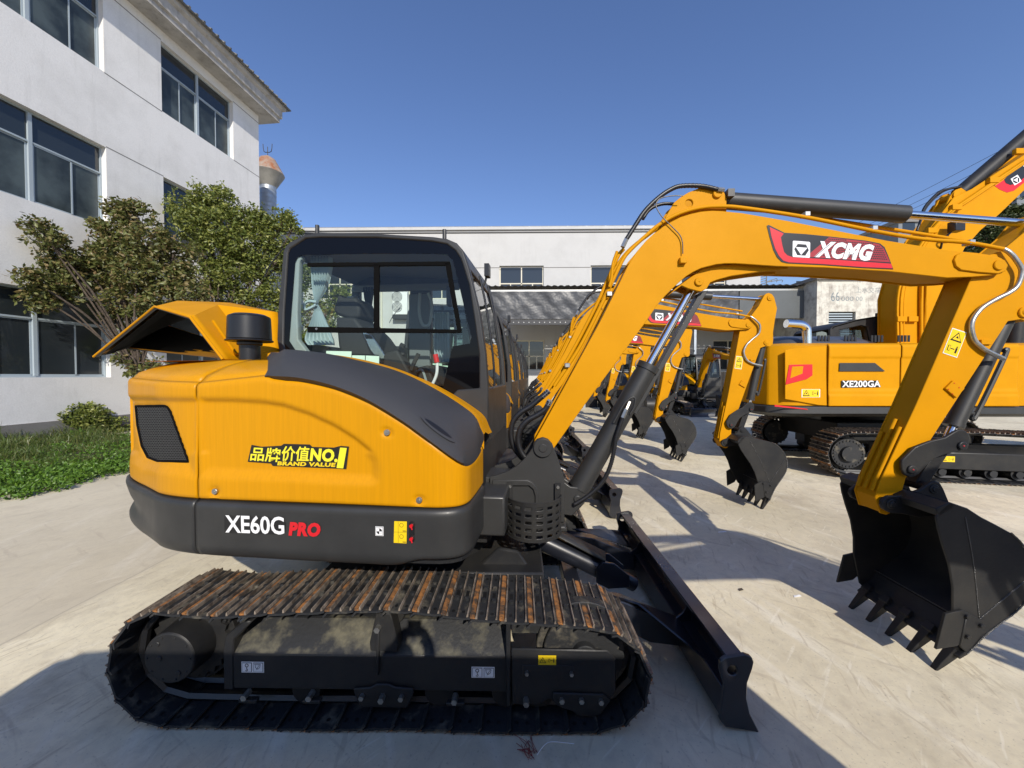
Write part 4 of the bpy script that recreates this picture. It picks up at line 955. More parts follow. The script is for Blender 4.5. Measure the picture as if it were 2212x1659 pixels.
    bot_ = [(2110, 546), (2150, 552), (2165, 558), (2174, 569), (2173, 581), (2165, 590), (2150, 594), (2100, 598), (2046, 600), (1918, 586), (1780, 578), (1678, 575), (1620, 571), (1589, 569), (1566, 569), (1547, 571), (1515, 579), (1498, 587), (1482, 597), (1467, 610), (1452, 624), (1436, 640), (1419.5, 659.5), (1393.6, 697.4), (1328, 786.7), (1262, 876), (1198.6, 965.2), (1189, 980), (1175, 986), (1160, 980), (1153, 966)]
    near = FB.P(top_+bot_, BY)
    bm = NB(); inn = offset_poly(near, .010)
    # box body and two side plates
    prism(bm, FB, inn, BY+.004, -BY-.004)
    for y in (BY, -BY-.012): prism(bm, FB, near, y, y+.012)
    bo = obj('boom', bm, YEL, rt, bevel=.003, seg=1, smooth=30, label='yellow boom with a red and black logo panel')
    bm = NB(); lg = FB.P([(1440, 641), (1471, 618), (1485, 624), (1500, 628), (1513, 631), (1525, 624), (1533, 611), (1548, 605), (1578, 597), (1640, 588), (1700, 582), (1700, 574), (1600, 568), (1515, 582), (1460, 622)], -.06)
    for y in (-.072, .05): prism(bm, FB, lg, y, y+.022)
    pm = NB(); pb = FB.U(1509, 609, -.07); cyl(pm, FB.w(pb[0], -.085, pb[1]), FB.w(pb[0], .085, pb[1]), .026); cyl(pm, FB.w(pb[0], -.088, pb[1]), FB.w(pb[0], -.08, pb[1]), .006)
    lg2 = FB.P([(1425, 500), (1437, 469), (1455, 439), (1470, 427), (1485, 418), (1509, 408), (1528, 403), (1545, 405), (1560, 414), (1567, 428), (1567, 462), (1514, 464), (1470, 476)], -.06); hh = FB.U(1486.5, 441, -.06)
    for y in (-.075, .055): prism(bm, FB, lg2, y, y+.02, 0, holes=[arc(hh[0], hh[1], .024, 0, 340, 16)])
    pt = FB.U(1546, 422, -.06); cyl(pm, FB.w(pt[0], -.09, pt[1]), FB.w(pt[0], .09, pt[1]), .026)
    # ear boss at the arm joint
    ear = FB.P([(2057, 562), (2062, 552), (2072, 547), (2110, 552), (2150, 557), (2166, 563), (2173, 574), (2168, 586), (2152, 592), (2110, 589), (2072, 584), (2061, 576)], BY); prism(bm, FB, ear, BY-.012, BY+.002); prism(bm, FB, ear, -BY-.002, -BY+.012)
    J = FB.U(2151, 574, BY); cyl(pm, FB.w(J[0], BY-.022, J[1]), FB.w(J[0], -BY+.022, J[1]), .030, n=28)
    objs('boom_lug', bm, YEL, bo, bevel=.003, seg=1); objs('pin', pm, YEL, bo, bevel=.003, seg=1)
    # logo panel
    bm = NB(); yy = BY-.0015; outl = ZF((1322, 532), (1335, 530), (1455, 585)); 
    sh_ = [(1656, 488), (1660, 486), (1694, 503), (1740, 506), (1800, 512), (1870, 520), (1900, 526), (1910, 534), (1916, 548), (1920, 558), (1929, 582), (1860, 579), (1780, 573), (1700, 569), (1688, 566), (1678, 556), (1670, 540), (1662, 512)]
    prism(bm, FB, FB.P(sh_, BY), yy, yy-.001, 2)
    red = [(1662, 491), (1692, 505), (1686, 513), (1689, 530), (1693, 545), (1700, 552), (1712, 556), (1800, 561), (1924, 570), (1927, 580), (1860, 577), (1780, 571), (1703, 567), (1691, 563), (1682, 553), (1674, 538), (1666, 512)]
    prism(bm, FB, FB.P(red, BY), yy-.001, yy-.002, 1)
    hx = [(1790, 513), (1870, 522), (1898, 528), (1908, 537), (1914, 550), (1922, 567), (1860, 563), (1770, 557), (1740, 555)]
    prism(bm, FB, FB.P(hx, BY), yy-.001, yy-.0016, 3)
    for j in range(12):
        for i in range(46):
            cx = 1768+i*4.0+(2.0 if j % 2 else 0); cy = 513+j*4.5+(cx-1800)*.06
            if sdf(cx, cy, hx) < -1.9 and cx > 1772: 
                prism(bm, FB, [FB.U(cx+1.65*math.cos(R(60*k+30)), cy+1.75*math.sin(R(60*k+30)), BY) for k in range(6)], yy-.0016, yy-.0018, 2)
    lg_ = [(1712, 521), (1749, 524), (1749, 558), (1711, 555)]
    q = [(1713, 520.5), (1747, 523), (1749, 525), (1748.5, 556), (1747, 557.5), (1712.5, 555.5), (1711, 554), (1711.5, 522)]
    prism(bm, FB, FB.P(q, BY), yy-.002, yy-.003, 0)
    hexa = [(1722, 527.5), (1740, 528.8), (1746, 541), (1738.5, 552.8), (1721, 551.6), (1714.5, 538.6)]
    prism(bm, FB, FB.P(hexa, BY), yy-.003, yy-.0036, 2)
    prism(bm, FB, FB.P([(1717.6, 534.2), (1742.6, 536), (1729.3, 551.3)], BY), yy-.0036, yy-.0042, 0)
    f_ = lambda e: (lambda a, b: FB.w(a, yy-.003-e, b))
    U_ = lambda p: FB.U(*p, BY)
    text(bm, f_(0), 'XCMG', U_((1757, 556)), U_((1884, 565)), .100, .06, .28, 0)
    a = U_((1752, 557)); 
    for (x0, y0), (x1, y1) in (((1753, 558), (1789, 528)),):
        A, B = U_((x0, y0)), U_((x1, y1)); bm.faces.new([bm.verts.new(FB.w(p[0]+o, yy-.0045, p[1])) for p, o in ((A, .004), (A, .009), (B, .009), (B, .004))]).material_index = 2
    obj('logo_panel', bm, [WHT, RED, BKV, DRED], bo, smooth=0)
    # pipes on the boom
    bm = NB()
    run = [(1197, 834), (1250.7, 752), (1298, 660), (1321, 612), (1345, 562), (1362, 540), (1391, 513), (1427, 483), (1468, 461), (1514.8, 448.5), (1559, 446), (1604, 449), (1738, 469), (1887, 499), (1990, 516), (2089, 524), (2168, 538)]
    tube(bm, [FB.W(a, b, -.10) for a, b in run], .0115, n=10)
    run2 = [(1182, 850), (1192, 838), (1240, 760), (1290, 664), (1316, 605), (1338, 556), (1350, 540)]
    tube(bm, [FB.W(a-3, b-2, -.05) for a, b in run2], .0115, n=10)
    tube(bm, [FB.W(a, b, .06) for a, b in [(1190, 838), (1250, 742), (1312, 612), (1352, 548), (1410, 500), (1470, 458), (1514, 446), (1604, 446), (1738, 466), (2089, 521)]], .0115, n=8)
    tube(bm, [FB.W(a, b, -.12) for a, b in [(1333, 543), (1324, 570), (1321, 600), (1316, 620)]], .009, n=8)
    pp = obj('hydraulic_pipe', bm, YEL, bo, smooth=60)
    bm = NB()
    for px, py, ly in ((1315, 637, -.10), (1225, 790, -.10), (1738, 466, -.08), (1882, 496, -.08), (2090, 526, -.08)):
        c = FB.U(px, py, ly); box(bm, c[0]-.016, c[0]+.016, ly-.03, ly+.02, c[1]-.012, c[1]+.016, 0, FB)
    c = FB.U(1473, 564, BY); box(bm, c[0]-.02, c[0]+.02, BY-.03, BY, c[1]-.02, c[1]+.018, 1, FB)
    objs('pipe_clamp', bm, [STL, YEL], bo, bevel=.003, seg=1)
    for i, pth in enumerate(([(1550, 409.5), (1515, 402), (1470, 402), (1446, 411), (1425, 425), (1404, 444), (1389, 461), (1374, 484), (1362, 503), (1353, 517)], [(1458, 441), (1436, 440), (1416, 445), (1400, 456), (1388, 474)])):
        bm = NB(); tube(bm, [FB.W(a, b, -.09+.12*i) for a, b in pth], .0125 if i == 0 else .010, n=10, k=12, ribs=.18); obj('hydraulic_hose', bm, RUB, bo, smooth=60)
    bm = NB(); tube(bm, [FB.W(a, b, -.13) for a, b in [(1476, 423), (1452, 423), (1428, 428), (1418, 438), (1418, 448), (1430, 468), (1452, 490), (1468, 507), (1474, 523), (1475, 548)]], .0035, n=6); obj('grease_line', bm, RUB, bo)
    bm = NB()
    for a, b, r_ in (((1353, 517), (1345, 534), .015), ((1550, 409.5), (1564, 411), .014), ((1475, 546), (1474, 557), .006)): cyl(bm, FB.W(*a, -.095), FB.W(*b, -.095), r_, n=6)
    c = FB.U(1576, 416, -.08); box(bm, c[0]-.018, c[0]+.022, -.10, -.04, c[1]-.03, c[1]+.016, 1, FB)
    objs('hose_fitting', bm, [STL, GRY], bo, smooth=20)
    for i, pth in enumerate(([(1185, 845), (1165, 862), (1146, 878), (1124, 892), (1108, 912), (1104, 940), (1110, 965), (1124, 985), (1132, 992)], [(1187, 867), (1178, 884), (1160, 897), (1140, 908), (1125, 925), (1119, 948), (1124, 972), (1134, 988)])):
        bm = NB(); tube(bm, [FB.W(a, b, (-.06, -.12)[i]) for a, b in pth], .017, n=10, k=10, ribs=.12); obj('hydraulic_hose', bm, RUB, bo, smooth=60)
        bm = NB(); a, b = (((1186, 844), (1172, 857)), ((1189, 864), (1183, 876)))[i]; cyl(bm, FB.W(*a, (-.06, -.12)[i]), FB.W(*b, (-.06, -.12)[i]), .019, n=6); objs('hose_fitting', bm, STL, bo, smooth=20)
    # boom cylinder
    A, B = FB.W(1246.7, 1076, 0), FB.W(1509, 609, 0)
    A = FB.w(lp[0], 0, lp[1]); B = FB.w(pb[0], 0, pb[1]); D = (B-A).normalized(); Lc = (B-A).length
    bm = NB(); cyl(bm, A+D*.05, A+D*Lc*.60, .064, n=36); cyl(bm, A+D*(Lc*.60), A+D*(Lc*.625), .070, n=36); cyl(bm, A-FB.y*.04, A+FB.y*.04, .045)
    nrm = D.cross(FB.y).normalized()
    if nrm.x < 0: nrm = -nrm
    # guard: two side plates closing over the barrel
    gd = []
    for s_ in (-1,):
        for k_ in range(3): pass
    g0 = [A+D*.06, A+D*.16, A+D*Lc*.57]
    rows = []
    for d_, w_ in ((.055, .078), (.16, .074), (.30, .070), (Lc*.42, .068), (Lc*.58, .0665)):
        rows.append([A+D*d_+nrm*(w_*math.cos(t))+FB.y*(w_*1.06*math.sin(t)) for t in [R(a) for a in range(-60, -301, -12)]])
    grid(bm, rows)
    bc2 = obj('boom_cylinder', bm, GRY, rt, smooth=40)
    bm = NB(); cc = A+D*Lc*.47-FB.y*.071
    tube(bm, [cc-D*.20-nrm*.035, cc-D*.06-nrm*.034, cc-D*.0-nrm*.012, cc+D*.0+nrm*.012, cc-D*.05+nrm*.03, cc-D*.10+nrm*.03], .007, n=8)
    obj('guard_lip', bm, GRY, bc2, smooth=60)
    bm = NB(); q = [cc-D*.20-nrm*.03, cc-D*.05-nrm*.028, cc-D*.01-nrm*.01, cc-D*.01+nrm*.01, cc-D*.05+nrm*.024, cc-D*.20+nrm*.0]; bm.faces.new([bm.verts.new(p+FB.y*.0) for p in q]); obj('guard_opening', bm, BKV, bc2, solid=.004, smooth=0)
    bm = NB(); cyl(bm, A+D*Lc*.62, B-D*.03, .0265, n=28); rod = obj('cylinder_rod', bm, CHR, bc2, smooth=40)
    bm = NB(); prism(bm, FB, FB.P(ZD((1572, 285), (1640, 262), (1300, 850), (1118, 1168), (1088, 1150), (1268, 830)), -.02), -.02, .05); obj('rod_guard', bm, GRY, bc2, bevel=.004, seg=1)
    bm = NB(); tube(bm, [FB.W(a, b, -.10) for a, b in [(1345, 902), (1341, 915), (1331, 946), (1326, 975), (1319, 1004), (1306, 1034), (1285, 1059), (1262, 1077), (1240, 1090)]], .0125, n=10, k=12, ribs=.15); obj('hydraulic_hose', bm, RUB, bc2, smooth=60)
    bm = NB(); cyl(bm, FB.W(1353, 884, -.10), FB.W(1345, 902, -.10), .015, n=6); cyl(bm, FB.W(1360, 868, -.09), FB.W(1353, 884, -.10), .011, n=6); objs('hose_fitting', bm, STL, bc2, smooth=20)
    # ---------------- arm
    am = [(1890, 1074), (1900, 1042), (1977, 878), (2094, 609.6), (2110, 572), (2135, 552), (2168, 539), (2215, 500), (2251, 458), (2262, 450), (2276, 449), (2290, 458), (2297, 475), (2298, 528), (2275, 580), (2253, 634), (2245, 670), (2238, 689), (2222, 697), (2205, 690), (2177, 694), (2057, 878), (1956, 1034), (1942, 1085), (1930, 1105), (1915, 1112), (1900, 1108)]
    Aw = FB.P(am, -.078); JW = FB.w(J[0], 0, J[1])
    bm = NB(); prism(bm, FB, offset_poly(Aw, .006), -.074, .074)
    for y in (-.080, .070): prism(bm, FB, Aw, y, y+.010)
    for px, py, r_ in ((2276, 473, .035), (2210, 675, .032), (1963.8, 1012.6, .03), (1921, 1087, .035)):
        c = FB.U(px, py, -.08); cyl(bm, FB.w(c[0], -.092, c[1]), FB.w(c[0], .092, c[1]), r_, n=24); cyl(bm, FB.w(c[0], -.096, c[1]), FB.w(c[0], .096, c[1]), .018, n=16)
    arm = obj('arm', bm, YEL, rt, pivot=JW, bevel=.003, seg=1, smooth=30, label='yellow dipper arm hanging down to the bucket')
    bm = NB()
    for ly, t0 in ((-.05, .05), (0, .0), (.05, .10)):
        a = FB.U(1893, 1062, -.078); b = FB.U(1962, 908, -.078); A_ = FB.w(a[0]-.004, ly, a[1]); B_ = FB.w(b[0]-.004, ly, b[1]); tube(bm, [A_, A_.lerp(B_, 1-t0*2)], .012, n=8)
    objs('wear_strip', bm, YEL, arm, smooth=60)
    bm = NB(); c0, c1, c2 = [FB.U(*ZE(p), -.08) for p in ((1582, 645), (1620, 553), (1530, 620))]
    ax = Vector((FB.U(*ZE((1670, 570)), -.08)))-Vector(FB.U(*ZE((1565, 535)), -.08)); ay = Vector(FB.U(*ZE((1565, 535)), -.08))-Vector(FB.U(*ZE((1495, 715)), -.08))
    hazard(bm, lambda x, z, e: FB.w(x, -.0815-e, z), c0, tuple(ax.normalized()), tuple(ay.normalized()), ax.length, ay.length*1.02, 0, 1); obj('warning_label', bm, [YLV, BKV, WHT], arm, smooth=0)
    bm = NB(); q = FB.P(ZE((1500, 975), (1560, 918), (1640, 975), (1580, 1045)), -.08); prism(bm, FB, q, -.08, -.094); 
    for p in ((1580, 938), (1615, 970), (1537, 982), (1568, 1015)): c = FB.U(*ZE(p), -.094); cyl(bm, FB.w(c[0], -.094, c[1]), FB.w(c[0], -.097, c[1]), .004, n=8, mi=1)
    c = FB.U(*ZE((1800, 640)), -.08); box(bm, c[0]-.03, c[0]+.03, -.094, -.08, c[1]-.015, c[1]+.015, 0, FB)
    objs('mounting_block', bm, [YEL, RED], arm, bevel=.002, seg=1)
    bm = NB(); tube(bm, [FB.W(a, b, l) for a, b, l in [(2168, 538, -.10), (2180, 545, -.11), (2194, 560, -.115), (2207, 585, -.115), (2198, 616, -.11), (2180, 632, -.105), (2150, 647, -.10), (2118, 668, -.10), (2099, 698, -.10), (2104, 732, -.10), (2120, 750, -.10), (2138, 761, -.10), (2168, 775, -.09)]], .0125, n=10, k=10, ribs=.06); obj('braided_hose', bm, STL, arm, smooth=60)
    # arm cylinder
    top = FB.U(2276, 473, -.08); A, B = FB.w(pt[0], 0, pt[1]), FB.w(top[0], 0, top[1]); D = (B-A).normalized(); Lc = (B-A).length
    bm = NB(); e = FB.U(1955, 458, 0); kk = (FB.w(e[0], 0, e[1])-A).length
    cyl(bm, A+D*.05, A+D*kk, .052, n=36); cyl(bm, A-FB.y*.04, A+FB.y*.04, .04); cyl(bm, A, A+D*.06, .035)
    ac = obj('arm_cylinder', bm, GRY, rt, smooth=40, pivot=A)
    bm = NB(); cyl(bm, A+D*(kk-.01), B, .0235, n=28); obj('cylinder_rod', bm, CHR, ac, smooth=40)
    # bucket cylinder, links
    A = FB.w(*[FB.U(2210, 675, -.08)[0], 0, FB.U(2210, 675, -.08)[1]]); u = FB.U(2071.8, 961.8, -.08); B = FB.w(u[0], 0, u[1]); D = (B-A).normalized(); Lc = (B-A).length
    bm = NB(); cyl(bm, A+D*.03, A+D*Lc*.84, .046, n=32); cyl(bm, A-FB.y*.035, A+FB.y*.035, .035); cyl(bm, A+D*Lc*.84, A+D*Lc*.87, .050, n=32)
    s2 = D.cross(FB.y).normalized(); s2 = s2 if s2.x > 0 else -s2
    tube(bm, [A+D*.22+s2*.055-FB.y*.02, A+D*.24+s2*.075-FB.y*.02, A+D*Lc*.74+s2*.075-FB.y*.02, A+D*Lc*.76+s2*.05-FB.y*.02], .013, n=8)
    cyl(bm, A+D*Lc*.74+s2*.04, A+D*Lc*.74+s2*.085, .024, n=10)
    bcy = obj('bucket_cylinder', bm, GRY, rt, smooth=40, pivot=JW)
    bm = NB(); cyl(bm, A+D*Lc*.86, B, .022, n=24); obj('cylinder_rod', bm, CHR, bcy, smooth=40)
    lk = FB.P(ZT((740, 940), (800, 880), (900, 780), (1080, 710), (1250, 670), (1330, 620), (1400, 580), (1470, 580), (1530, 620), (1545, 680), (1530, 770), (1490, 800), (1400, 840), (1250, 870), (1120, 920), (1060, 970), (950, 1090), (900, 1130), (840, 1145), (770, 1110), (740, 1050), (735, 980)), -.11)
    bm = NB()
    for y in (-.122, .102): prism(bm, FB, lk, y, y+.02)
    for p in ((845, 1045), (1440, 765)): c = FB.U(*ZT(p), -.11); cyl(bm, FB.w(c[0], -.136, c[1]), FB.w(c[0], .136, c[1]), .026, n=24); cyl(bm, FB.w(c[0], -.140, c[1]), FB.w(c[0], -.130, c[1]), .006, n=12, mi=1)
    c = FB.U(*ZT((1440, 765)), -.11); d = FB.U(*ZT((1100, 1285)), -.11); v = Vector((d[0]-c[0], d[1]-c[1])).normalized(); n2 = Vector((-v.y, v.x))
    q = [(c[0]+n2.x*.035, c[1]+n2.y*.035), (d[0]+n2.x*.035, d[1]+n2.y*.035), (d[0]-n2.x*.035, d[1]-n2.y*.035), (c[0]-n2.x*.035, c[1]-n2.y*.035)]; prism(bm, FB, q, -.05, .05)
    obj('bucket_link', bm, [BLK, DRED], rt, pivot=JW, bevel=.005, smooth=30)
    # ---------------- bucket (outline read off the second machine, metric)
    F2 = Frame(FB.o.x+.11, FB.o.y+2.65, FB.yaw); p1 = F2.U(*ZN((728, 672)), -.12); g = FB.U(1921, 1087, -.115); ROT = R(-16.5)
    def bk(pts, ly):
        o = []
        for p in pts:
            x, z = F2.U(*ZN(p), ly); x -= p1[0]; z -= p1[1]; o.append((g[0]+x*math.cos(ROT)-z*math.sin(ROT), g[1]+x*math.sin(ROT)+z*math.cos(ROT)))
        return o
    BWD = .335
    back = [(912, 607), (1000, 612), (1075, 635), (1150, 650), (1230, 668), (1290, 700), (1340, 745), (1375, 800), (1396, 850), (1403, 905), (1395, 970), (1360, 1040), (1310, 1110), (1265, 1180), (1235, 1245), (1212, 1290)]
    front = [(1175, 1270), (1130, 1190), (1085, 1110), (1050, 1000), (1000, 900), (940, 815), (895, 745), (870, 695), (880, 655)]
    side = bk(back+front, -BWD)
    bm = NB()
    for y in (-BWD, BWD-.014): prism(bm, FB, side, y, y+.014)
    bkx = bk(back, -BWD); ip = offset_poly(bkx+[(g[0]+.1, g[1]-.3)], .014)[:-1]; prism(bm, FB, bkx+ip[::-1], -BWD+.004, BWD-.004)
    lipq = bk([(1290, 1140), (1212, 1295), (1195, 1300), (1150, 1290), (1262, 1160)], -BWD)
    prism(bm, FB, bk([(1268, 1175), (1225, 1290), (1190, 1330), (1180, 1318), (1215, 1270), (1250, 1170)], -BWD), -BWD, BWD)
    tp = bk([(800, 640), (900, 612), (960, 622), (920, 690), (860, 700), (800, 665)], -.11)
    prism(bm, FB, bk([(855, 655), (905, 612), (940, 610), (925, 640), (880, 690)], -BWD), -BWD, BWD)
    eo = bk([(682, 672), (700, 640), (745, 625), (790, 605), (850, 560), (885, 510), (905, 498), (930, 502), (955, 525), (1000, 580), (1040, 630), (960, 670), (880, 700), (800, 705), (740, 718), (700, 710), (684, 692)], -.12)
    for y in (-.128, .104): prism(bm, FB, eo, y, y+.024)
    bkp = obj('bucket', bm, BLK, rt, pivot=FB.w(g[0], 0, g[1]), bevel=.004, seg=1, smooth=30, label='black toothed digging bucket resting on the concrete')
    for p, r_ in (((728, 672), .030), ((908, 540), .028)):
        bm = NB(); c = bk([p], -.12)[0]; cyl(bm, FB.w(c[0], -.136, c[1]), FB.w(c[0], .136, c[1]), r_, n=24); cyl(bm, FB.w(c[0], -.142, c[1]), FB.w(c[0], -.13, c[1]), .017, n=16); obj('pin', bm, BLK, bkp, bevel=.003, seg=1)
    l0 = Vector(bk([(1222, 1262)], -BWD)[0]); l1 = Vector(bk([(1132, 1436)], -BWD)[0]); dv = (l1-l0).normalized(); nv = Vector((-dv.y, dv.x))
    LT = (l1-l0).length
    for k in range(5):
        y = -BWD+.05+k*(2*BWD-.10)/4; bm = NB()
        secs = ((0, .026, .030), (.045, .030, .032), (.05, .024, .026), (LT*.75, .018, .014), (LT, .016, .004)); prev = None
        for d_, hw_, ht in secs:
            c = l0+dv*d_; ring = [bm.verts.new(FB.w(c.x+nv.x*ht*b_, y+hw_*a_, c.y+nv.y*ht*b_)) for a_, b_ in ((-1, -1), (1, -1), (1, 1), (-1, 1))]
            if prev:
                for i in range(4): bm.faces.new((prev[i], prev[(i+1) % 4], ring[(i+1) % 4], ring[i]))
            else: bm.faces.new(ring)
            prev = ring
        bm.faces.new(prev); c = l0+dv*.06; cyl(bm, FB.w(c.x, y-.03, c.y), FB.w(c.x, y+.03, c.y), .008, n=8)
        obj('tooth', bm, BLK, bkp, bevel=.002, seg=1, smooth=30)
    for s_, y in ((-1, -BWD-.016), (1, BWD)):
        bm = NB(); prism(bm, FB, bk([(1040, 1130), (1110, 1090), (1215, 1112), (1213, 1150), (1140, 1265), (1050, 1310)], -BWD), y, y+.016)
        cc = [bk([p], -BWD)[0] for p in ((1135, 1112), (1212, 1135), (1168, 1205))]
        for c in cc: cyl(bm, FB.w(c[0], y-.014 if s_ < 0 else y, c[1]), FB.w(c[0], y+.03, c[1]), .013, n=6)
        a, b = cc[0], bk([(1150, 1255)], -BWD)[0]
        if s_ < 0: tube(bm, [FB.w(a[0], y, a[1]), FB.w(b[0], y, b[1])], .006, n=6)
        obj('side_cutter', bm, BLK, bkp, bevel=.002, seg=1)
    for pts_ in (back[4:], [(1000, 655), (1110, 870), (1213, 1108)], [(1218, 1108), (1370, 860)]):
        bm = NB(); tube(bm, [FB.w(x, -BWD-.001, z) for x, z in bk(pts_, -BWD)], .0042 if len(pts_) > 4 else .0026, n=5, k=6, smooth=len(pts_) > 2, ribs=.3); obj('weld_bead', bm, WELD, bkp, smooth=0)
    bm = NB(); e0, e1 = bk([(1255, 1165), (1215, 1285)], -BWD); tube(bm, [FB.w(e0[0]-.02, -BWD+.02, e0[1]+.01), FB.w(e0[0]-.02, BWD-.02, e0[1]+.01)], .004, n=5, smooth=False); obj('weld_bead', bm, WELD, bkp, smooth=0)
    bm = NB(); c = bk([(1042, 592)], 0)[0]; tube(bm, [FB.w(c[0]+.024*math.cos(a), 0, c[1]+.024*math.sin(a)) for a in [i*math.pi/6 for i in range(13)]], .008, n=8, k=2); obj('lifting_eye', bm, BLK, bkp)
    return rt, JW, FB.w(g[0], 0, g[1])
RT, JW, BPW = build_small()
print('bucket tip z check', min((o.matrix_world.translation.z) for o in [RT]))
# ---------------------------------------------------------------- office building on the left
aW = math.atan((1195-1120)/F)
g0 = ground(0, 960); FW = Frame(g0.x, g0.y, aW-math.pi/2)
wl = lambda px: FW.U(px, 820, 0)[0]
XC = wl(566); XA1 = wl(240); XAm = wl(89); XB0 = wl(361); XB1 = wl(512)
XA0 = XA1-2*(XA1-XAm)
FLO = [(1.62, 3.92), (6.14, 8.50), (10.72, 13.10)]
ob = root('office_building', FW.w(XC, 0, 0), 'white rendered three storey building with blue framed windows and a tiled eave', 'building')
WX = [(XA0, XA1), (XB0, XB1), (XA0-(XB0-XA1)-(XA1-XA0), XA0-(XB0-XA1)), ]
XS = WX[2][0]-1.0
bm = NB()
holes = [[(a, z0), (b, z0), (b, z1), (a, z1)] for a, b in WX for z0, z1 in FLO]
prism(bm, FW, [(XS, .45), (XC, .45), (XC, 13.75), (XS, 13.75)], 0, .32, 0, holes=holes)
for q in (((XS, .32), (XS, 12)), ((XS, 12), (XC, 12)), ((XC, 12), (XC, .32))):
    (x0, y0), (x1, y1) = q; v = [bm.verts.new(FW.w(*p)) for p in ((x0, y0, 0), (x1, y1, 0), (x1, y1, 13.7), (x0, y0, 13.7))]; bm.faces.new(v)
wall_o = obj('wall', bm, WALL, ob, smooth=0)
bm = NB(); box(bm, XS, XC+.02, -.05, .3, 0, .45, 0, FW); obj('plinth', bm, PLIN, ob, smooth=0)
bm = NB()
for z in (10.70, 8.52, 6.12, 13.12, 3.94):
    box(bm, XA1, XB0, -.004, .004, z-.014, z+.014, 0, FW); box(bm, XB1, XC, -.004, .004, z-.014, z+.014, 0, FW)
obj('wall_joint', bm, PLIN, ob, smooth=0)
bm = NB(); prof = [(0, 13.45), (-.62, 13.45), (-.62, 13.62), (-.70, 13.66), (-.70, 13.98), (-.82, 14.06), (-.82, 14.22), (0, 14.22)]
e = .62
A = [bm.verts.new(FW.w(XS, a, b)) for a, b in prof]; B = [bm.verts.new(FW.w(XC-a*.9 if a else XC, a, b)) for a, b in prof]
for i in range(len(prof)-1): bm.faces.new((A[i], A[i+1], B[i+1], B[i]))
Cc = [bm.verts.new(FW.w(XC-a*.9, 8, b)) for a, b in prof]
for i in range(len(prof)-1): bm.faces.new((B[i], B[i+1], Cc[i+1], Cc[i]))
bm.faces.new(A); obj('cornice', bm, CORN, ob, smooth=0)
bm = NB()
V = [FW.w(XS, -.95, 14.20), FW.w(XC+.9, -.95, 14.20), FW.w(XC+.9, 9, 14.20), FW.w(XC-4, 4, 16.2), FW.w(XS, 4, 16.2)]
v = [bm.verts.new(p) for p in V]; bm.faces.new((v[0], v[1], v[3], v[4])); bm.faces.new((v[1], v[2], v[3]))
n = int((XC+.9-XS)/.28)
for i in range(n): 
    x = XS+i*.28; tube(bm, [FW.w(x, -.98, 14.22), FW.w(min(x, XC-4), 3.9, 16.22)], .028, n=6, smooth=False)
obj('roof', bm, TILE, ob, solid=.05, smooth=30)
def window(x0, x1, z0, z1, fl, seed):
    rnd = random.Random(seed); t = .045; ly = .16; bm = NB(); zt = z0+(z1-z0)*.66
    def bar(a, b, c, d, e=0, w=.06): box(bm, a, b, ly+e, ly+e+w, c, d, 0, FW)
    bar(x0, x1, z0, z0+t); bar(x0, x1, z1-t, z1); bar(x0, x0+t, z0+t, z1-t); bar(x1-t, x1, z0+t, z1-t)
    xm = (x0+x1)/2; bar(x0+t, x1-t, zt, zt+t, -.01, .07); bar(xm-t*.9, xm+t*.9, z0+t, z1-t, -.02, .09)
    f = obj('window', bm, ALU, ob, smooth=0)
    for a, b in ((x0+t, xm-t), (xm+t, x1-t)):
        h = (a+b)/2+rnd.uniform(-.05, .12); sl = rnd.uniform(0, .35) if fl == 1 else 0
        bm = NB()
        for q0, q1, e in ((a, h, .0), (h-.03+sl*.3, min(b, b+sl*.0), .03)):
            for r_ in ((q0, q0+.035, z0+t, zt), (q1-.035, q1, z0+t, zt), (q0, q1, z0+t, z0+t+.04), (q0, q1, zt-.035, zt)): box(bm, r_[0], r_[1], ly+.005+e, ly+.03+e, r_[2], r_[3], 0, FW)
        obj('sash', bm, ALU, f, smooth=0)
        for q0, q1, zz0, zz1, e in ((a, h, z0+t, zt, .015), (h, b, z0+t, zt, .045), (a, b, zt+t, z1-t, .03)):
            bm = NB(); bm.faces.new([bm.verts.new(FW.w(x, ly+e, z)) for x, z in ((q0, zz0), (q1, zz0), (q1, zz1), (q0, zz1))]); obj('pane', bm, WIN2 if (fl == 2 or seed % 2) and zz1 <= zt else WIN, f, smooth=0)
for wi, (a, b) in enumerate(WX):
    for fi, (z0, z1) in enumerate(FLO): window(a, b, z0, z1, fi, wi*3+fi)
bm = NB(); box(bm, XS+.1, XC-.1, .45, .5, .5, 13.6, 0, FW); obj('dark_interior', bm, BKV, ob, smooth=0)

# metal chimney behind its corner
k = 22/F; cx = CAMPOS+ray(579, 400)*(22/ray(579, 400).y); zz = lambda y: CAMPOS.z+(812-y)*k
ch = root('metal_chimney', (cx.x, cx.y, 0), 'silver metal chimney with a rusty conical cap behind the white building', 'chimney')
P = lambda y: Vector((cx.x, cx.y, zz(y)))
bm = NB(); cyl(bm, Vector((cx.x, cx.y, 0)), P(404), 15.5*k, n=32)
for i in range(24): tube(bm, [P(404+i*9)+Vector((15.8*k*math.cos(a), 15.8*k*math.sin(a), 0)) for a in [j*math.pi/8 for j in range(17)]], .012, n=4, k=1)
obj('flue', bm, GALV, ch, smooth=40)
bm = NB(); cyl(bm, P(404), P(376), 16*k, 32*k, n=24, mi=1); cyl(bm, P(376), P(345), 32*k, 15*k, n=24, mi=0); cyl(bm, P(345), P(338), 15*k, 4*k, n=24, mi=0)
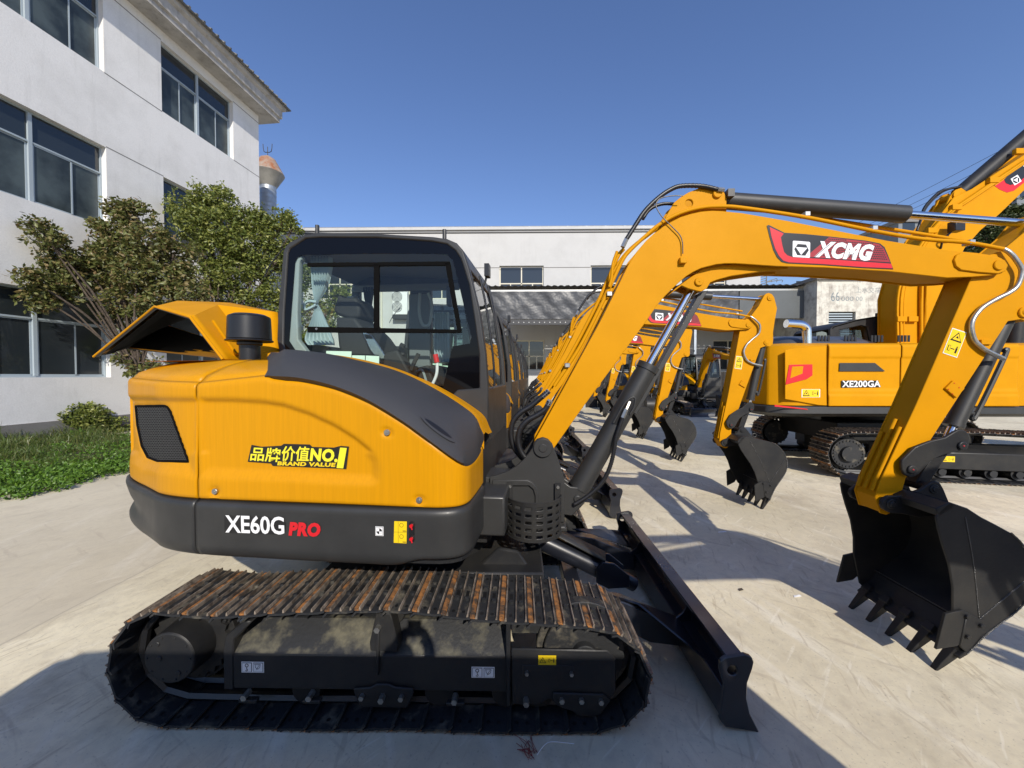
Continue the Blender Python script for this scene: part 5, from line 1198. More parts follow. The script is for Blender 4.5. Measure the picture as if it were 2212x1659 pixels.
obj('chimney_cap', bm, [mat('rusty_cap', (.30, .11, .04), .8, noise=.5, nscale=1.5, col2=(.35, .33, .28)), mat('cap_underside', (.28, .27, .24), .6, noise=.3, nscale=2)], ch, smooth=30)
bm = NB(); t = .02
tube(bm, [P(340), P(318)], t, n=5)
for s_ in (-10, 10): tube(bm, [P(330), P(328)+Vector((s_*.8*k, 0, 0)), P(312)+Vector((s_*k, 0, 0))], t, n=5, k=2)
obj('lightning_rod', bm, BLK, ch)

# ---------------------------------------------------------------- factory behind the row
YF = 24.0; FF = Frame(0, YF, 0)
fx = lambda px: FF.U(px, 812, 0)[0]; fz = lambda py: FF.U(1106, py, 0)[1]
fb = root('factory_building', (fx(1100), YF, 0), 'long white two storey factory with cream framed windows behind the excavators', 'building')
up = [(1079, 1174), (1275, 1372), (1470, 1567), (883, 978), (687, 782)]
zu0, zu1 = fz(645), fz(574); lowr = [(1110, 1176), (1540, 1608), (1312, 1380), (905, 975), (760, 830)]; zl0, zl1 = fz(800), fz(735)
rects = [(fx(a), fx(b), zu0, zu1) for a, b in up]+[(fx(a), fx(b), zl0, zl1) for a, b in lowr]
bm = NB(); prism(bm, FF, [(fx(330), 0), (fx(1640), 0), (fx(1640), fz(497)), (fx(330), fz(497))], 0, .3, 0, holes=[[(a, c), (b, c), (b, d), (a, d)] for a, b, c, d in rects])
box(bm, fx(1640)-.3, fx(1640), .3, 14, 0, fz(497), 0, FF); box(bm, fx(330), fx(330)+.3, .3, 14, 0, fz(497), 0, FF)
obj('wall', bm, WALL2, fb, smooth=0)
bm = NB(); box(bm, fx(330)-.1, fx(1640)+.1, -.12, 14, fz(497), fz(491), 0, FF); box(bm, fx(330)-.1, fx(1640)+.06, -.06, -.002, fz(503), fz(501.5), 1, FF); obj('parapet', bm, [WALL2, AWN], fb, smooth=0)
bm = NB()
for i in range(20): x = fx(660)+i*(fx(1430)-fx(660))/19; box(bm, x-.03, x+.03, -.02, .02, fz(491), fz(489.3), 0, FF)
tube(bm, [FF.w(fx(660), 0, fz(488.8)), FF.w(fx(1430), 0, fz(488.8))], .02, n=5, smooth=False); obj('roof_railing', bm, GALV, fb, smooth=0)
bm = NB(); box(bm, fx(330)-.02, fx(1640)+.02, -.02, -.003, fz(578.6), fz(577.6), 0, FF); obj('wall_joint', bm, PLIN, fb, smooth=0)
for i, (a, b, c, d) in enumerate(rects):
    bm = NB(); t = .07; zt = c+(d-c)*.45; m = (a+b)/2
    for q in ((a, b, c, c+t), (a, b, d-t, d), (a, a+t, c+t, d-t), (b-t, b, c+t, d-t), (a+t, b-t, zt, zt+t), (m-t/2, m+t/2, c+t, d-t), ((a+m)/2-.03, (a+m)/2+.03, c+t, zt), ((b+m)/2-.03, (b+m)/2+.03, c+t, zt)): box(bm, q[0], q[1], .12, .18, q[2], q[3], 0, FF)
    w_ = obj('window', bm, CREAM, fb, smooth=0)
    bm = NB(); bm.faces.new([bm.verts.new(FF.w(x, .16, z)) for x, z in ((a, c), (b, c), (b, d), (a, d))]); obj('pane', bm, WIN, w_, smooth=0)
ac = root('air_conditioner', FF.w(fx(868), -.4, fz(680)), 'white twin fan air conditioner on the factory wall seen through the cab', 'air conditioner')
bm = NB(); box(bm, fx(853), fx(884), -.4, -.05, fz(681), fz(633), 0, FF); b_ = obj('casing', bm, WHT, ac, bevel=.03)
for y in (643, 665):
    c = FF.w(fx(863), -.41, fz(y)); bm = NB(); 
    for r_ in (.30, .22, .14, .06): tube(bm, [c+Vector((r_*math.cos(a), 0, r_*math.sin(a))) for a in [j*math.pi/10 for j in range(21)]], .018, n=4, k=1)
    cyl(bm, c+Vector((0, .012, 0)), c+Vector((0, .02, 0)), .30, n=24); obj('fan', bm, GRY, ac)
bm = NB(); box(bm, fx(853), fx(884), -.42, 0, fz(690), fz(682), 0, FF); obj('bracket', bm, GRY, ac)
bm = NB(); tube(bm, [FF.w(fx(826), -.08, fz(520)), FF.w(fx(826), -.08, 0)], .06, n=8, smooth=False); tagp(obj('drain_pipe', bm, CREAM), 'cream drain pipe running down the factory wall seen through the cab', 'pipe')

# canopy with tarpaulin
YA = 20.0; FA = Frame(0, YA, 0); ax_ = lambda px: FA.U(px, 812, 0)[0]; az = lambda py: FA.U(1106, py, 0)[1]
aw = root('canopy', (ax_(1400), YA, 0), 'dark corrugated canopy roof running along the factory front', 'canopy')
bm = NB(); x0, x1 = ax_(1040), ax_(1757); n = 160; rows = []
for yv, zz_ in ((-.25, az(620)), (4.0, az(620)+.35)): rows.append([FA.w(x0+(x1-x0)*i/n, yv, zz_+.035*math.sin(i*2.0)) for i in range(n+1)])
grid(bm, rows); obj('corrugated_roof', bm, AWN, aw, solid=.02, smooth=60)
bm = NB(); box(bm, x0, x1, -.1, .0, az(631), az(627), 0, FA); box(bm, x0, ax_(1420), -.1, 0, az(702), az(691), 1, FA)
for i in range(28): x = ax_(1098)+i*(ax_(1400)-ax_(1098))/27; cyl(bm, FA.w(x, -.11, az(697)), FA.w(x, -.10, az(697)), .025, n=10, mi=0)
obj('beam', bm, [STL, AWN], aw, smooth=0)
for px in (1062, 1262, 1500, 1588, 1735): bm = NB(); box(bm, ax_(px)-.06, ax_(px)+.06, -.06, .06, 0, az(631), 0, FA); obj('post', bm, GALV, aw, smooth=0)
bm = NB(); rows = []
for j in range(13):
    z = az(690)+(az(631)-az(690))*j/12
    rows.append([FA.w(ax_(1058)+(ax_(1590)-ax_(1058))*i/140, -.14-.015*math.sin(j/12*math.pi)*(math.sin(i*.13+j*.22)+.5*math.sin(i*.29-j*.5))-.012*math.sin(i*.71+j*.9), z) for i in range(141)])
grid(bm, rows); tagp(obj('hanging_tarpaulin', bm, TARP, smooth=80), 'crumpled grey tarpaulin hanging under the canopy edge', 'tarpaulin')
bm = NB(); box(bm, ax_(1592), ax_(1756), -.16, -.12, az(690), az(631), 0, FA); tagp(obj('display_board', bm, mat('flat_grey_panel', (.085, .095, .10), .45, noise=.15, nscale=1), smooth=0), 'flat dark grey panel fixed under the right end of the canopy', 'board')
bm = NB(); z1 = az(803)
for i in range(26):
    a = ax_(1255)+i*(ax_(1765)-ax_(1255))/26; b = ax_(1255)+(i+1)*(ax_(1765)-ax_(1255))/26; box(bm, a+.006, b-.006, .25+.02*(i % 2), .3+.02*(i % 2), 0, z1, 0, FA)
tagp(obj('sheet_fence', bm, mat('dark_brown_sheet', (.028, .024, .022), .7, noise=.5, nscale=3), smooth=0), 'dark brown sheet metal fence under the canopy', 'fence')

# old plaster block with faded writing
YO = 19.0; FO = Frame(0, YO, 0); ox_ = lambda px: FO.U(px, 812, 0)[0]; oz = lambda py: FO.U(1106, py, 0)[1]
olb = root('old_building', (ox_(1850), YO, 0), 'low stained plaster building with faded numbers and a louvred window', 'building')
h = [(ox_(1788), oz(760)), (ox_(1846), oz(760)), (ox_(1846), oz(675)), (ox_(1788), oz(675))]
bm = NB(); prism(bm, FO, [(ox_(1762), 0), (ox_(1937), 0), (ox_(1937), oz(607)), (ox_(1762), oz(607))], 0, .25, 0, holes=[h]); box(bm, ox_(1762), ox_(1762)+.2, .25, 6, 0, oz(607), 0, FO); box(bm, ox_(1937)-.2, ox_(1937), .25, 6, 0, oz(607), 0, FO)
obj('wall', bm, OLDW, olb, smooth=0)
bm = NB(); box(bm, ox_(1757), ox_(1940), -.12, 6.1, oz(607), oz(600), 0, FO); box(bm, ox_(1765), ox_(1935), -.03, -.002, oz(610.5), oz(609.5), 0, FO); obj('roof_slab', bm, PLIN, olb, smooth=0)
bm = NB()
for i in range(16): z = oz(760)+(oz(675)-oz(760))*i/16; box(bm, ox_(1788), ox_(1842), .08+.0, .13, z, z+.055, 0, FO)
obj('louvre', bm, ALU, olb, smooth=0)
bm = NB(); box(bm, ox_(1788), ox_(1846), .18, .2, oz(760), oz(675), 0, FO); obj('pane', bm, BKV, olb, smooth=0)
bm = NB(); INK = mat('faded_blue_grey_paint', (.13, .17, .20), .8, nscale=8, col2=(.25, .27, .27))
ft = lambda a, b: FO.w(a, -.004, b); uo = lambda x, y: FO.U(*ZR((x, y)), 0)
text(bm, ft, '66', uo(635, 872), uo(760, 866), .44, .0); text(bm, ft, '000', uo(780, 866), uo(960, 868), .22, -.005); text(bm, ft, '00', uo(995, 864), uo(1090, 864), .20, -.01)
text(bm, ft, '上水交车', uo(990, 745), uo(1350, 755), .28, -.01); text(bm, ft, '3-1', uo(1365, 780), uo(1495, 782), .24, -.01); obj('painted_number', bm, INK, olb, smooth=0)
bm = NB(); 
for i in range(9): box(bm, ox_(1782)+i*.75, ox_(1782)+i*.75+.62, 2.0, 2.05, oz(600), oz(588), 0, FO)
obj('rooftop_skylight', bm, WIN, olb, smooth=0)

# far things on the right and antenna
def faraway(name, label, cat, px0, px1, y0, Y, m, zb=0):
    f = Frame(0, Y, 0); a, b = f.U(px0, 812, 0)[0], f.U(px1, 812, 0)[0]; z = f.U(1106, y0, 0)[1]; r_ = root(name, ((a+b)/2, Y, 0), label, cat)
    bm = NB(); box(bm, a, b, 0, 12, zb, z, 0, f); obj('wall', bm, m, r_, smooth=0)
    bm = NB(); nn = max(3, int((b-a)/2.5))
    for j in range(int(z/3)):
        for i in range(nn): x = a+(b-a)*(i+.2)/nn; box(bm, x, x+(b-a)*.6/nn, -.04, -.01, 1+j*3.2, 2.6+j*3.2, 0, f)
    obj('window_band', bm, WIN, r_, smooth=0); bm = NB(); box(bm, a-.3, b+.3, -.3, 12.3, z, z+.5, 0, f); obj('roof_slab', bm, PLIN, r_, smooth=0)
    bm = NB()
    for i in range(6): box(bm, a+.4+i*.7, a+.46+i*.7, .2, .26, z+.5, z+1.4, 0, f)
    box(bm, a+.4, a+4, .2, .26, z+1.35, z+1.42, 0, f); obj('roof_railing', bm, GALV, r_, smooth=0)
GREYB = wallmat('grey_far_render', (.20, .22, .24), (.15, .16, .17), .4)
faraway('apartment_block', 'grey block with a roof railing far behind the raised booms', 'building', 1934, 2110, 486, 60, GREYB)
faraway('office_block', 'grey storeyed block at the right edge behind the big boom', 'building', 2186, 2420, 400, 70, GREYB)
bm = NB(); f = Frame(0, 30, 0); c = [f.U(x, 812, 0)[0] for x in (1636, 1652, 1664)]
for x in (c[0]+.1, c[0]+.6): tube(bm, [f.w(x, 0, 6), f.w(x, 0, f.U(1106, 588, 0)[1])], .04, n=4, smooth=False)
for j in range(6): z = f.U(1106, 617-j*5, 0)[1]; tube(bm, [f.w(c[0]+.1, 0, z), f.w(c[0]+.6, 0, z+.15)], .03, n=4, smooth=False)
for j in range(4): tube(bm, [f.w(c[0]+.6, 0, f.U(1106, 612, 0)[1]), f.w(c[1]+.4*j, 0, f.U(1106, 604+3*(j % 2), 0)[1]), f.w(c[1]+.4*j, 0, f.U(1106, 612, 0)[1])], .03, n=4, k=2)
tagp(obj('lattice_mast', bm, STL, smooth=0), 'small lattice mast with fittings beyond the factory corner', 'mast')
for i, (a, b) in enumerate(((( 1838, 489), (2230, 289)), ((1862, 492), (2230, 310)), ((1880, 492), (2230, 328)))):
    A, B = CAMPOS+ray(*a)*45, CAMPOS+ray(*b)*30; bm = NB(); tube(bm, [A, A.lerp(B, .5)-Vector((0, 0, .12)), B], .018, n=5); tagp(obj('overhead_cable', bm, RUB), ['highest of the three thin black overhead cables at the right', 'middle one of the three thin black overhead cables', 'lowest of the three thin black overhead cables'][i], 'cable', 'overhead cables')

# ---------------------------------------------------------------- vegetation
def leaves(bm, c, rad, n, size, rnd, flat=1.0, mi=0, up=0):
    for _ in range(n):
        while True:
            q = Vector((rnd.uniform(-1, 1), rnd.uniform(-1, 1), rnd.uniform(-1, 1)))
            if q.length <= 1: break
        q = q*(q.length**-.35 if q.length > .01 else 1)
        p = c+Vector((q.x*rad, q.y*rad, q.z*rad*flat)); s = size*rnd.uniform(.6, 1.3)
        d = Vector((rnd.gauss(0, 1), rnd.gauss(0, 1), rnd.gauss(0, .7)-.2+up)).normalized(); w = d.cross(Vector((rnd.gauss(0, 1), rnd.gauss(0, 1), rnd.gauss(0, 1)))).normalized()
        nn = d.cross(w)
        a = bm.verts.new(p); b = bm.verts.new(p+d*s*.5+w*s*.26+nn*s*.06); e = bm.verts.new(p+d*s); g = bm.verts.new(p+d*s*.5-w*s*.26+nn*s*.06)
        bm.faces.new((a, b, e)).material_index = mi; bm.faces.new((a, e, g)).material_index = mi
def at_depth(px, py, Y): d = ray(px, py); return CAMPOS+d*(Y/d.y)
def tree(name, label, basepx, Y, blobs, m, seed, size, dens, trunkr, bz=0):
    rnd = random.Random(seed); base = at_depth(basepx, 820, Y); base.z = bz
    t = root(name, base, label, 'tree'); bm = NB(); bt = NB()
    cs = []
    for px, py, r_, dy in blobs:
        wy = 1378*1195/(148*(1195-min(px, 1100)))-.5; dy = min(dy, wy-Y) if px < 600 else dy; c = at_depth(px, py, Y+dy); rr = r_*1.12*(Y+dy)/F; cs.append((c, rr))
    hub = base+Vector((0, 0, max(1.8, min(c.z for c, _ in cs)*.75)))
    tube(bt, [base-Vector((0, 0, .1)), base.lerp(hub, .5)+Vector((.08, .05, 0)), hub], trunkr, n=8)
    for c, rr in cs:
        mid = hub.lerp(c, .5)+Vector((rnd.uniform(-.2, .2), rnd.uniform(-.2, .2), .15)); tube(bt, [hub+Vector((rnd.uniform(-.05, .05), 0, -.1)), mid, c], trunkr*.32, n=6, k=5)
        nc = max(6, int(rr*rr*dens*5))
        for _ in range(nc):
            q = Vector((rnd.gauss(0, 1), rnd.gauss(0, 1), rnd.gauss(0, 1))).normalized()*rnd.uniform(.45, 1.0)**.6
            cc = c+Vector((q.x*rr, q.y*rr*.9, q.z*rr*.85)); leaves(bm, cc, rnd.uniform(.13, .26), rnd.randint(32, 58), size, rnd, .75)
            if rnd.random() < .5: tube(bt, [mid.lerp(c, .7), c.lerp(cc, .5)+Vector((0, 0, .05)), cc], .008, n=4, k=3)
        for _ in range(int(nc*.5)):
            q = Vector((rnd.gauss(0, 1), rnd.gauss(0, 1), rnd.gauss(0, 1))).normalized()*rnd.uniform(1.0, 1.28); leaves(bm, c+q*rr, .09, 9, size, rnd)
    obj('trunk', bt, BARK, t, smooth=60); obj('crown', bm, m, t, smooth=0, recalc=False)
tree('bronze_tree', 'sparse tree with bronze tinted leaves in front of the white building', 300, 10.6, [(85, 492, 20, 0), (105, 520, 24, 0), (125, 555, 24, .1), (60, 600, 18, -.1), (95, 605, 26, 0), (135, 590, 26, 0), (165, 612, 26, .1), (90, 645, 24, 0), (135, 640, 22, 0), (150, 560, 20, .3), (185, 575, 16, .2), (215, 560, 26, .2), (240, 500, 26, .2), (265, 455, 22, .3), (300, 470, 30, .4), (250, 545, 36, 0), (320, 525, 38, .2), (300, 590, 40, 0), (235, 610, 28, .1), (350, 600, 36, .3), (375, 550, 34, .4), (270, 655, 30, 0), (330, 650, 26, .1), (255, 690, 20, .1), (285, 735, 17, 0), (275, 770, 15, 0), (300, 800, 18, .1), (330, 790, 16, .1), (400, 630, 34, .5)], LEAFR, 3, .12, 24, .07)
tree('green_tree', 'dense yellow green broadleaf tree beside the excavator cab', 470, 13.2, [(405, 450, 30, 0), (440, 425, 24, 0), (480, 435, 28, .1), (425, 490, 40, -.2), (480, 490, 42, 0), (535, 475, 32, .3), (575, 480, 26, .5), (615, 470, 20, .7), (632, 495, 15, .7), (630, 520, 12, .7), (530, 530, 40, .2), (585, 525, 30, .6), (460, 545, 40, 0), (500, 590, 38, .1), (560, 580, 34, .5), (610, 560, 20, .8), (590, 630, 24, .5), (545, 640, 28, .4), (480, 640, 28, .3), (600, 665, 18, .6), (440, 600, 36, .2), (655, 600, 30, 1.2), (690, 680, 38, 1.4), (665, 750, 30, 1.2), (740, 640, 22, 1.6)], LEAFG, 5, .115, 20, .09)
tree('boundary_tree', 'dark green tree at the right edge seen under the big boom', 2185, 30, [(2120, 480, 20, 0), (2150, 465, 26, 0), (2190, 470, 30, 0), (2230, 480, 30, 0), (2140, 510, 24, 0), (2180, 520, 30, 0), (2230, 530, 30, 0), (2110, 540, 16, 0), (2160, 560, 26, 0), (2210, 580, 30, 0)], LEAFD, 8, .26, 9, .2)
# planting bed
edge = [ground(*p) for p in [(-420, 1180), (-200, 1115), (0, 1073), (60, 1062), (100, 1048), (135, 1040), (180, 1030), (225, 1021), (262, 1012), (330, 990), (400, 965), (480, 945)]]
bm = NB(); vA = [bm.verts.new((p.x, p.y, .006)) for p in edge]; vB = []
def wallpt(p): 
    lx = (p-FW.o).dot(FW.x); return FW.w(lx, 0, 0)
vB = [bm.verts.new((wallpt(p).x, wallpt(p).y, .02)) for p in edge]
for i in range(len(edge)-1): bm.faces.new((vA[i], vA[i+1], vB[i+1], vB[i]))
tagp(obj('planting_bed', bm, SOIL, smooth=0), kind='structure')
rnd = random.Random(11)
def bedpt(u, v):
    i = min(len(edge)-2, int(u*(len(edge)-1))); f_ = u*(len(edge)-1)-i; a = edge[i].lerp(edge[i+1], f_); b = wallpt(a); return a.lerp(b, v)
bm = NB()
for _ in range(34000):
    u = rnd.random()**1.0; v = rnd.random(); p = bedpt(u, v); 
    cl = .5+.5*math.sin(p.x*3.1+p.y*1.7)*math.sin(p.y*2.3-p.x); h = rnd.uniform(.08, .26)*(.45+1.3*v)*(.4+1.3*cl); d = Vector((rnd.gauss(0, .5), rnd.gauss(0, .5), 1)).normalized(); w = Vector((rnd.gauss(0, 1), rnd.gauss(0, 1), 0)).normalized()*.006
    dr = Vector((d.x, d.y, 0))*h*.8
    a, b = bm.verts.new(p-w), bm.verts.new(p+w); m1, m2 = bm.verts.new(p+d*h*.6-w*.8), bm.verts.new(p+d*h*.6+w*.8); e = bm.verts.new(p+d*h+dr-Vector((0, 0, h*.15)))
    bm.faces.new((a, b, m2, m1)); bm.faces.new((m1, m2, e))
tagp(obj('grass', bm, GRASS, smooth=0, recalc=False), 'long tufty grass growing along the building', 'grass', kind='stuff')
bm = NB()
for _ in range(820):
    u = rnd.random(); v = rnd.random()**1.7*(.35+.35*math.sin(u*31)**2)-.05+.03*math.sin(u*57); p = bedpt(u, v); 
    leaves(bm, p+Vector((0, 0, rnd.uniform(.02, .12))), rnd.uniform(.08, .17), 22, .055, rnd, .55, up=.6)
tagp(obj('ground_cover', bm, CLOV, smooth=0, recalc=False), 'bright green leafy ground cover along the edge of the yard', 'ground cover', kind='stuff')
def bush(label, px, py, Y, r_, seed, m, size=.07, n=60):
    rnd = random.Random(seed); c = at_depth(px, py, Y); b = Vector((c.x, c.y, 0)); t = root('leafy_bush', b, label, 'bush', 'bushes beside the building'); bm = NB(); bt = NB()
    for k in range(9): q = c+Vector((rnd.uniform(-r_, r_), rnd.uniform(-r_, r_), rnd.uniform(-.2, .8)*r_))*.8; tube(bt, [b+Vector((rnd.uniform(-.05, .05), 0, -.02)), b.lerp(q, .5)+Vector((0, 0, .06)), q], .008, n=4, k=4)
    for _ in range(n): q = Vector((rnd.gauss(0, 1), rnd.gauss(0, 1), rnd.gauss(0, 1))).normalized()*r_*rnd.uniform(.3, 1); q.z *= .85; leaves(bm, c+q, .11, 22, size, rnd, .8, up=.3)
    obj('stem', bt, BARK, t); obj('foliage', bm, m, t, smooth=0, recalc=False)
bush('dark green leafy bush against the plinth of the white building', 182, 905, 10.7, .50, 1, LEAFG, .10, 210)
bush('low spreading bush between the taller bush and the excavator', 240, 935, 11.2, .55, 2, LEAFG, .08, 150)
bush('small yellowing bush in front of the plinth', 175, 950, 10.2, .30, 4, CLOV, .07, 60)

# litter on the concrete
bm = NB(); rnd = random.Random(5); c = ground(1152, 1640)
for k in range(16):
    a = c+Vector((rnd.uniform(-.02, .02), rnd.uniform(-.01, .03), .004)); tube(bm, [a, a+Vector((rnd.uniform(-.03, .0), rnd.uniform(.0, .04), .012)), a+Vector((rnd.uniform(-.07, .01), rnd.uniform(.02, .09), .003))], .0013, n=4, k=4)
tagp(obj('frayed_cord', bm, mat('faded_red_fibre', (.22, .035, .03), .8)), 'frayed tuft of faded red cord lying in front of the track', 'cord')
bm = NB(); a = ground(1160, 1632); b = ground(1195, 1604); tube(bm, [a+Vector((0, 0, .003)), a.lerp(b, .5)+Vector((.0, .01, .01)), b+Vector((0, 0, .003)), ground(1240, 1608)+Vector((0, 0, .003))], .0016, n=4); tagp(obj('plastic_strip', bm, WHT), 'thin white plastic strip lying beside the frayed red cord', 'litter')
for i, (px, py, L_, w_, m_) in enumerate(((1722, 1289, .03, .012, WHT), (1795, 1010, .05, .02, BARK), (1600, 1275, .02, .015, BARK), (1560, 1150, .05, .012, WHT))):
    p = ground(px, py); bm = NB(); q = [p+Vector((-L_, -w_, .002)), p+Vector((L_, -w_*.4, .006)), p+Vector((L_*.8, w_, .010)), p+Vector((-L_*.7, w_*.8, .004))]; bm.faces.new([bm.verts.new(v) for v in q]); tagp(obj('paper_scrap' if m_ is WHT else 'dry_leaf', bm, m_, solid=.001, smooth=0), ['small white scrap on the concrete in front of the nearest bucket', 'dry brown leaf on the concrete near the second bucket', 'tiny dry leaf on the concrete right of the dozer blade', 'small white scrap on the concrete beyond the dozer blade'][i], 'scrap' if m_ is WHT else 'leaf')
# ---------------------------------------------------------------- the row of small excavators
def rotate_child(o, rt, pivot, axis, ang):
    """turn a part about a world-space pivot given while its machine stands at M1"""
    base = Vector(M1); M = Matrix.Translation(pivot-base) @ Matrix.Rotation(ang, 4, axis) @ Matrix.Translation(-(pivot-base))
    return M
row_labels = ['second mini excavator of the row, its arm framed by the nearest boom', 'third mini excavator of the row, counting from the nearest one', 'fourth mini excavator of the row with its small bucket by the fence', 'fifth mini excavator of the row, boom overlapping the one before it', 'farthest mini excavator of the row, close to the factory canopy']
def kids(o): return sorted([x for x in bpy.data.objects if x.parent == o], key=lambda q: q.name)
ALLKIDS = kids(RT)
def dup_small(loc, rotz, label, group, darm=0.0, dbuck=0.0):
    r_ = RT.copy(); COL.objects.link(r_); r_.location = loc; r_.rotation_euler = (0, 0, rotz); r_['label'] = label; r_['group'] = group
    base = Vector(M1); ax = FB.y
    def about(p, ang): q = p-base; return Matrix.Translation(q) @ Matrix.Rotation(ang, 4, ax) @ Matrix.Translation(-q)
    for ch in ALLKIDS:
        nm = ch.name.split('.')[0]
        if nm == 'raised_hood': continue
        c = copy_tree(ch, r_)
        M = Matrix.Translation(ch.location)
        if darm and nm in ('arm', 'bucket', 'bucket_cylinder', 'bucket_link'):
            M = about(JW, darm) @ M
            if nm == 'bucket':
                p = about(JW, darm) @ (BPW-base); M = Matrix.Translation(p) @ Matrix.Rotation(dbuck, 4, ax) @ Matrix.Translation(-p) @ M
        if darm and nm == 'arm_cylinder': M = M @ Matrix.Rotation(darm*.14, 4, ax)
        if M != Matrix.Translation(ch.location): c.location = M.to_translation(); c.rotation_euler = M.to_euler()
    return r_
for k in range(1, 6):
    dup_small((M1[0]+.11*k, M1[1]+2.65*k, 0), 0, row_labels[k-1], 'mini excavators parked side by side in a row', R(-12), R(-4.5))
dup_small((7.9, 17.3, 0), R(-90), 'excavator facing the yard, cab and dozer blade visible beside the third arm', 'mini excavators facing the yard near the canopy')
dup_small((5.3, 17.5, 0), R(-90), 'excavator facing the yard, mostly hidden behind the nearest boom cylinder', 'mini excavators facing the yard near the canopy')

# ---------------------------------------------------------------- large excavator on the right
def build_big():
    rt = root('large_excavator', (6.9, 7.8, 0), 'large yellow excavator with a red emblem on its tail and a boom raised high', 'excavator')
    for y0, y1, nr in ((6.3, 6.85, True), (8.7, 9.25, False)):
        t_ = track(rt, y0, y1, nr, 1.5, 5.0); pv = Vector((5.0, 6.3, 0))-ORG[rt.name]; M_ = Matrix.Translation(pv) @ Matrix.Rotation(R(-10), 4, 'Z') @ Matrix.Translation(-pv); t_.location = M_.to_translation(); t_.rotation_euler = (0, 0, R(-10))
    bm = NB(); box(bm, 5.9, 8.2, 7.2, 8.8, .45, .80); cyl(bm, (7.05, 8, .8), (7.05, 8, 1.02), .65, n=40); obj('chassis', bm, BLK, rt, bevel=.02)
    plan = [(9.0, 6.42), (4.62, 6.40), (4.40, 6.45), (4.22, 6.60), (4.16, 6.85), (4.22, 7.4), (4.42, 8.2), (4.80, 8.9), (5.2, 9.2), (9.0, 9.2)]
    def band(bm, pl0, z0, pl1, z1, mi=0):
        A = [bm.verts.new((x, y, z0)) for x, y in pl0]; B = [bm.verts.new((x, y, z1)) for x, y in pl1]; n = len(A)
        for i in range(n): bm.faces.new((A[i], A[(i+1) % n], B[(i+1) % n], B[i])).material_index = mi
        return A, B
    def ins(d): return offset_poly(plan, d)
    bm = NB(); A, _ = band(bm, ins(.10), .98, ins(-.01), 1.04); _, B = band(bm, ins(-.01), 1.04, ins(0), 1.16); bm.faces.new(A); bm.faces.new(B)
    b_ = obj('counterweight', bm, GRY, rt, bevel=.02, smooth=30)
    bm = NB(); ux = lambda px: FG.U(px, 820, 6.4)[0]; uz = lambda py: FG.U(1106, py, 6.4)[1]
    Q = lambda *p: [FG.U(a, b, 6.4) for a, b in p]
    def plate(pts, th, name, m, par, ly=6.4, bev=.006):
        bm = NB(); prism(bm, FG, pts, ly, ly-th); return obj(name, bm, m, par, bevel=bev, seg=2, smooth=30)
    band(bm, ins(.03), 1.17, ins(.03), 2.16); A, B = band(bm, ins(.03), 2.16, ins(.16), 2.21); bm.faces.new(B); bd = obj('body', bm, YEL, rt, bevel=.02, smooth=30)
    zb, zt = 1.165, 2.185
    # door panels with pressed relief
    for i, (a, b) in enumerate(((1789, 1944), (1947, 2075), (2078, 2200))):
        x0, x1 = ux(a), ux(b); bm = NB(); n = 40; rows = []
        for r_ in range(61):
            z = zb+(zt-zb)*r_/60; col = []
            for c in range(n+1):
                x = x0+(x1-x0)*c/n; o = -.022*(sstep(1.98, 1.94, z)-sstep(1.46, 1.40, z))*min(1, (x-x0)/.06 if i == 0 else 1)*.7
                o += -.012*(1-sstep(0, .04, abs(z-2.12)))*0
                if z < 1.36: o += .012*sstep(1.36, 1.33, z)
                if z > zt-.05: o -= .04*((z-zt+.05)/.05)**2
                col.append((x, 6.415-.005-o-.012, z))
            rows.append([Vector(p) for p in col])
        grid(bm, rows); obj('door_panel', bm, YEL, bd, solid=.01, smooth=50)
    plate(Q((1696, 862), (1696, 756), (1720, 752), (1784, 748), (1786, 876), (1768, 875)), .012, 'rear_panel', YEL, bd, 6.41)
    e = plate(Q((1704, 788), (1754, 787), (1754, 811), (1742, 819), (1696, 831), (1700, 810)), .010, 'emblem', RED, bd, 6.398, .002)
    bm = NB(); prism(bm, FG, Q((1710, 792), (1734, 791), (1732, 807), (1706, 817)), 6.388, 6.386); obj('emblem_field', bm, YEL, e, smooth=0)
    plate(Q((1813, 784), (1889, 784), (1911, 802), (1812, 802)), .006, 'grey_stripe', GRY, bd, 6.396, .001)
    bm = NB(); prism(bm, FG, Q((1817, 822), (1896, 822), (1902, 836), (1817, 837)), 6.394, 6.392, 0)
    text(bm, lambda a, b: Vector((a, 6.3905, b)), 'XE200GA', Q((1818, 836.5))[0], Q((1901, 836))[0], .108, .025, 0, 1); obj('model_lettering', bm, [BKV, WHT], bd, smooth=0)
    bm = NB(); c = Q((1751, 849.5))[0]; hazard(bm, lambda x, z, e: Vector((x, 6.394-e, z)), c, (1, 0), (0, 1), .30, .135, 0, 1, True); obj('warning_label', bm, [YLV, BKV, WHT], bd, smooth=0)
    plate(Q((1911, 863), (1935, 863), (1932, 877), (1909, 877)), .004, 'door_catch', BKV, bd, 6.392, .001)
    bm = NB(); prism(bm, FG, Q((1672, 874), (1742, 883), (1744, 885), (1672, 878)), 6.386, 6.384); obj('red_stripe', bm, RED, b_, smooth=0)
    # engine hood, exhaust, cab
    bm = NB(); x0, x1 = FG.U(1664, 740, 7.3)[0], FG.U(1890, 740, 7.3)[0]
    A = []
    for x, s_ in ((x0, .6), (x0+.35, 1), (x1-.35, 1), (x1, .55)): A.append([Vector((x, 7.85-.75*math.cos(t)*(.8+.2*s_), 2.17+.26*s_*math.sin(t)**.7)) for t in [math.pi*i/14 for i in range(15)]])
    grid(bm, A); hd = obj('engine_hood', bm, mat('blue_grey_hood', (.055, .06, .075), .35), rt, solid=.02, smooth=50)
